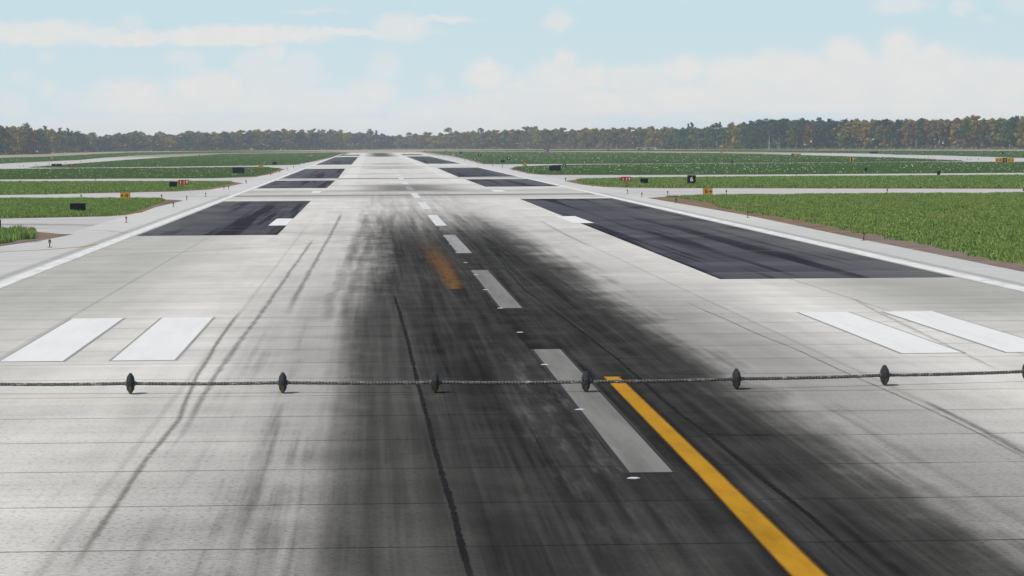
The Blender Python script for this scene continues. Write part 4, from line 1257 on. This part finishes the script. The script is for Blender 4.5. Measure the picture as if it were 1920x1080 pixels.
LAND = [(12, 'the frame edge'), (59, 'the far dry verge'), (95, 'the half black sign'), (132, 'the small red sign'), (188, 'the slanting taxiway'), (240, 'the yellow B arrow sign'),
        (293, 'the narrow orange sign'), (344, 'the roadside 1 19 sign'), (374, 'the tiny red sign'), (447, 'the wide black sign'), (489, 'the small yellow sign'), (515, 'the small black sign'),
        (584, 'the two-mark sign'), (640, 'the last asphalt strips'), (700, 'the far runway end'), (760, 'the far runway verge'), (798, 'the farthest yellow sign'), (835, 'the number 2 marker'), (864, 'the tiny black sign'), (899, 'the number 3 marker'), (953, 'the number 4 marker'),
        (1025, 'the checkered hut'), (1058, 'the number 5 marker'), (1141, 'the red and white sign'), (1174, 'the meadow 1 19 sign'), (1203, 'the smaller grey shelter'), (1222, 'the wider grey shelter'), (1297, 'the number 6 marker'), (1353, 'the far plain yellow sign'), (1372, 'the narrow dark marker'),
        (1492, 'the far long yellow sign'), (1597, 'the tall narrow sign'), (1638, 'the long black sign'), (1700, 'the plain far taxiway'), (1760, 'the two-legged black marker'), (1835, 'the far taxiway tip'), (1884, 'the double A sign'), (1917, 'the frame edge')]
CD = {'russet': 'russet', 'gold': 'golden leaved', 'olive': 'olive green', 'brown': 'grey brown', 'red': 'reddish', 'green': 'mid green', 'teal': 'blue green', 'dark': 'dark bluish', 'deep': 'deep green'}
SD = {'broad': 'broadleaf tree', 'round': 'full round tree', 'tuft': 'tree with a tufted top', 'high': 'high-crowned tree', 'cone': 'conical conifer', 'spire': 'narrow pointed conifer'}
seen = {}
REAR = {0: 0}
for idx, (x, dt, kind, shape, wf, bark) in enumerate(SP):
    vb = prof_at(BASE, x) - .2
    vt = prof_at(TOP, x) + dt
    g = G(x, vb)
    back = (9 if dt <= -2 else (-7 if dt >= 5 else 0)) + (idx % 3) * 4
    dirn = (g - Vector((CX, 0, 0))).normalized()
    p = g + dirn * back
    hgt = (vb - vt) * depth(p) / F
    v = (idx * 7) % 4
    if kind in ('red', 'russet'): back = -12
    if bark == 'birch': shape = 'high'; back = -9
    p = g + dirn * back
    trunk, crown, w0 = tree_variant(kind, shape, v, bark)
    lx, ln = min(LAND, key=lambda q: abs(q[0] - x))
    rel = 'straight above' if abs(x - lx) <= 6 else ('a step past' if x > lx else 'a step short of')
    lab = f"{CD[kind]} {SD[shape]}{' on a white trunk' if bark else ''} {rel} {ln}"
    size = 'tall ' if dt <= -2 else ('low ' if dt >= 5 else '')
    lab = size + lab
    if len(lab.split()) > 15: lab = lab.replace(size, '', 1) if size else lab
    if len(lab.split()) > 15: lab = lab.replace(' on a white trunk', ' white-trunked')
    if len(lab.split()) > 15: lab = lab.replace(' with a tufted top', '')
    if lab in seen:
        lab = 'second ' + lab
        if lab in seen: lab = lab.replace('second ', 'third ')
    seen[lab] = 1
    e = empty('conifer_tree' if shape in ('cone', 'spire') else 'broadleaf_tree', (p.x, p.y, -.05), rz=(idx * 2.399) % 6.28, label=lab, cat='tree', group='trees along the front of the forest')
    zs = hgt / 20.0
    kpx = depth(p) / F
    ws = (wf * (31 if shape in ('broad', 'round', 'tuft', 'high') else 22) * kpx) / w0 * (1.15 if x > 1380 or x < 150 else 1.)
    if dt >= 13: ws *= .75
    for nm, me in (('trunk', trunk), ('crown', crown)):
        o = bpy.data.objects.new(nm, me); COL.objects.link(o); o.parent = e
    e.scale = (ws, ws, zs)

# the wood behind them: one mass; nearer rows favour darker kinds as painted shade
kinds = ['gold', 'olive', 'brown', 'green', 'deep']
rs = np.random.default_rng(5)
V, Fc, MI = [], [], []
for row in range(6):
    x = -190.
    while x < 2130:
        vb = prof_at(BASE, x); g = G(x, vb); dirn = (g - Vector((CX, 0, 0))).normalized()
        p = g + dirn * (14 + row * 11 + rs.uniform(-4, 4)); k = depth(p) / F
        topv = prof_at(TOP, x) + rs.uniform(0, 6) + (2.5 if row < 4 else 1.0)
        hgt = (vb - topv) * depth(g) / F; w = rs.uniform(26, 36) * depth(g) / F
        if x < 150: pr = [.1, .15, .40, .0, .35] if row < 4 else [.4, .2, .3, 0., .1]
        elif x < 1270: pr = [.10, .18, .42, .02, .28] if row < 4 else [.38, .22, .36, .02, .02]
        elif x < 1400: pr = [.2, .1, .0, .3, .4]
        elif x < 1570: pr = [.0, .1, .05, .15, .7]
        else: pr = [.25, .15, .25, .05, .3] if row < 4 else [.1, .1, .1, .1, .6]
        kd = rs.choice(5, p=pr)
        C = crown_clumps('broad' if rs.random() < .6 else 'round', rs)
        low = [((rs.uniform(-.5, .5), rs.uniform(-.3, .3), rs.uniform(.0, .32)), (.2, .2, .07)) for _ in range(9)] if row in (1, 2, 3, 5) else []
        cl = [((p.x + c[0] * w, p.y + c[1] * w * .5, c[2] * hgt), (r[0] * w, r[1] * w * .6, r[2] * hgt)) for c, r in C + low]
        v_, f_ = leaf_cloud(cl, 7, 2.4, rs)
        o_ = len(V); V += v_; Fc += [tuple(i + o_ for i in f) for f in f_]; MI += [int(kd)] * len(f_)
        x += rs.uniform(15, 25)
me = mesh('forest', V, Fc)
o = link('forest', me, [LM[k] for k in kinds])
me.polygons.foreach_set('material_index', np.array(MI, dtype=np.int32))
tag(o, 'mixed autumn wood filling in behind the front trees', kind='stuff')
# low brush at the foot of the trees
V, Fc, MI = [], [], []
x = -190.
while x < 2130:
    vb = prof_at(BASE, x); g = G(x, vb); dirn = (g - Vector((CX, 0, 0))).normalized(); p = g + dirn * rs.uniform(3, 12)
    k = depth(p) / F; s = rs.uniform(2.5, 6) * k
    cl = [((p.x + rs.uniform(-1, 1) * s * .8, p.y + rs.uniform(-1, 1), rs.uniform(.2, .7) * s * .6), (s * .45, s * .4, s * .3)) for _ in range(4)]
    v_, f_ = leaf_cloud(cl, 14, 1.1, rs)
    o_ = len(V); V += v_; Fc += [tuple(i + o_ for i in f) for f in f_]; MI += [int(rs.choice(3, p=[.2, .3, .5]))] * len(f_)
    x += rs.uniform(4, 12)
me = mesh('undergrowth', V, Fc)
o = link('undergrowth', me, [LM['gold'], LM['olive'], LM['brown']])
me.polygons.foreach_set('material_index', np.array(MI, dtype=np.int32))
tag(o, 'low brush growing along the foot of the forest', kind='stuff')

# ------------------------------------------------------------------ air, sky, sun
SUN_EL, SUN_AZ = R(50), R(-118)      # azimuth from +y clockwise: over the left shoulder
mt = bpy.data.materials.new('haze_air'); mt.use_nodes = True
nt = mt.node_tree
for n in list(nt.nodes):
    if n.type != 'OUTPUT_MATERIAL': nt.nodes.remove(n)
pv = nt.nodes.new('ShaderNodeVolumePrincipled')
pv.inputs['Color'].default_value = (.80, .87, .98, 1); pv.inputs['Density'].default_value = HAZE = .00009
pv.inputs['Anisotropy'].default_value = 0.
nt.links.new(pv.outputs[0], nt.nodes['Material Output'].inputs['Volume'])
bm = bmesh.new(); bmesh.ops.create_cube(bm, size=1, matrix=Matrix.Translation((0, 2525, 17.5)) @ Matrix.Diagonal((7300, 5450, 37.2, 1)))
o = bm_obj('haze', bm, mt); tag(o, 'thin pale air over the airfield', kind='stuff')

w = bpy.data.worlds.new("World"); scene.world = w; w.use_nodes = True
nt = w.node_tree
bg = nt.nodes['Background']; bg.inputs[1].default_value = SKYS = .1
sky = nt.nodes.new('ShaderNodeTexSky'); sky.sky_type = 'NISHITA'; sky.sun_disc = False
sky.sun_elevation = SUN_EL; sky.sun_rotation = SUN_AZ; sky.air_density = 1.; sky.dust_density = .6; sky.ozone_density = 1.5
skyc = E(nt, sky.outputs[0])
tc = nt.nodes.new('ShaderNodeTexCoord'); sp_ = nt.nodes.new('ShaderNodeSeparateXYZ'); nt.links.new(tc.outputs['Generated'], sp_.inputs[0])
dx, dy, dz = (E(nt, sp_.outputs[i]) for i in range(3))
az = dx._m('ARCTAN2', dy); hz = (dx * dx + dy * dy).pow(.5); el = dz._m('ARCTAN2', hz)
nn = nt.nodes.new('ShaderNodeTexNoise'); nn.inputs['Scale'].default_value = 1; nn.inputs['Detail'].default_value = 4; nn.inputs['Roughness'].default_value = .6
nt.links.new(vec(nt, az * 150, el * 190, 3.).s, nn.inputs['Vector'])
uv = vec(nt, az * F, el * F)
off = nt.nodes.new('ShaderNodeVectorMath'); off.operation = 'MULTIPLY_ADD'
nt.links.new(nn.outputs['Color'], off.inputs[0]); off.inputs[1].default_value = (46, 34, 0); off.inputs[2].default_value = (-23, -17, 0)
ad = nt.nodes.new('ShaderNodeVectorMath'); nt.links.new(uv.s, ad.inputs[0]); nt.links.new(off.outputs[0], ad.inputs[1])
CLOUDS = [  # x, y, rx, ry, strength (photo pixels -> directions)
    (60, 62, 150, 24, 1), (190, 66, 60, 17, .9), (320, 72, 200, 15, 1), (480, 66, 170, 19, 1), (640, 61, 180, 9, .9), (752, 50, 52, 26, .9), (825, 35, 70, 8, .8), (244, 43, 24, 18, .45), (590, 23, 60, 5, .4),
    (245, 176, 75, 30, 1), (395, 168, 85, 36, 1.1), (330, 195, 190, 26, 1), (560, 195, 170, 30, .9), (515, 100, 26, 26, .7), (480, 122, 42, 30, .7), (570, 122, 34, 26, .7), (520, 158, 90, 40, .75), (690, 182, 55, 38, .9), (330, 108, 22, 16, .45), (362, 116, 26, 22, .45),
    (85, 108, 18, 12, .3), (40, 145, 30, 18, .3), (87, 166, 20, 20, .45), (25, 205, 35, 30, .5), (130, 190, 30, 26, .4), (720, 122, 34, 32, .45), (912, 143, 44, 32, .95), (1048, 39, 30, 22, .75), (815, 156, 20, 16, .35), (140, 228, 40, 20, .6),
    (300, 240, 360, 26, .9), (650, 236, 240, 18, 1), (860, 228, 150, 48, 1), (940, 200, 90, 40, 1), (840, 196, 30, 26, .6), (1000, 240, 160, 24, 1),
    (1062, 114, 26, 26, .9), (1112, 142, 34, 28, 1), (1050, 152, 70, 40, .95), (1000, 172, 70, 32, .9), (1200, 152, 80, 32, 1), (1280, 132, 46, 30, .95), (1372, 140, 70, 40, 1.1), (1450, 130, 70, 36, 1.1), (1495, 128, 60, 34, 1.1), (1585, 102, 46, 36, 1.1), (1600, 155, 120, 56, 1.2), (1688, 92, 38, 36, 1.1),
    (1725, 145, 130, 60, 1.2), (1747, 112, 40, 30, 1.1), (1525, 110, 30, 24, .6), (1865, 152, 90, 46, 1.1), (1500, 182, 480, 34, 1.1), (1130, 195, 280, 32, 1), (1690, 8, 56, 18, .7), (1805, 13, 26, 16, .5), (1848, 36, 16, 9, .4), (1905, 8, 30, 20, .35), (1780, 205, 260, 30, 1), (1340, 222, 60, 14, .8), (2100, 140, 140, 70, 1.1), (-120, 80, 120, 30, .9), (-150, 190, 120, 60, .8)]
acc = None
for (x, y, rx, ry, st) in CLOUDS:
    U, Vv = azel(x, y)
    s1 = nt.nodes.new('ShaderNodeVectorMath'); s1.operation = 'SUBTRACT'; nt.links.new(ad.outputs[0], s1.inputs[0]); s1.inputs[1].default_value = (U, Vv, 0)
    s2 = nt.nodes.new('ShaderNodeVectorMath'); s2.operation = 'MULTIPLY'; nt.links.new(s1.outputs[0], s2.inputs[0]); s2.inputs[1].default_value = (1 / rx, 1 / ry, 0)
    s3 = nt.nodes.new('ShaderNodeVectorMath'); s3.operation = 'LENGTH'; nt.links.new(s2.outputs[0], s3.inputs[0])
    f = E(nt, s3.outputs['Value']).ss(1.34, .45) * st
    acc = f if acc is None else acc.max(f)
n2 = noise(nt, vec(nt, az * 60, el * 110, 9.), 1, 4, .6)
veil = el.ss(.018, .002) * .2
mask = (acc * (n2 * .5 + .72)).clamp().max(veil) * el.ss(-.01, .0)
high = el.ss(.07, .14) * noise(nt, vec(nt, dx * 5, dy * 5, dz * 9.), 1, 5, .6).ss(.48, .66) * .7   # clouds over the rest of the sky
mask = mask.max(high)
base = mix(nt, el.ss(.6, .02), skyc, mix(nt, 1.0, skyc, SKYTINT, 'MULTIPLY') if False else rgb(nt, (6.0, 7.35, 7.95)))
low = mix(nt, el.ss(.05, .0), rgb(nt, (5.75, 7.35, 7.95)), rgb(nt, (6.6, 7.75, 8.05)))
base = mix(nt, el.ss(.45, .06), skyc, low)
cl = mix(nt, n2.ss(.35, .65), (7.85, 7.8, 7.72), (8.2, 7.95, 7.75))
final = mix(nt, mask * .88, base, cl)
nt.links.new(final.s, bg.inputs[0])

sl = bpy.data.lights.new('sun', 'SUN'); sl.energy = 3.9; sl.angle = R(.5); sl.color = (1., .945, .865)
so = bpy.data.objects.new('sun', sl); COL.objects.link(so)
sd = Vector((math.sin(SUN_AZ) * math.cos(SUN_EL), math.cos(SUN_AZ) * math.cos(SUN_EL), math.sin(SUN_EL)))
so.rotation_euler = sd.to_track_quat('Z', 'Y').to_euler()
so.location = (-40, -40, 60)

scene.view_settings.view_transform = 'Standard'; scene.view_settings.look = 'None'
scene.view_settings.exposure = 0.; scene.view_settings.gamma = 1.
scene.render.engine = 'CYCLES'
scene.cycles.use_denoising = True
scene.cycles.volume_bounces = 1
scene.cycles.max_bounces = 6
scene.cycles.transparent_max_bounces = 24
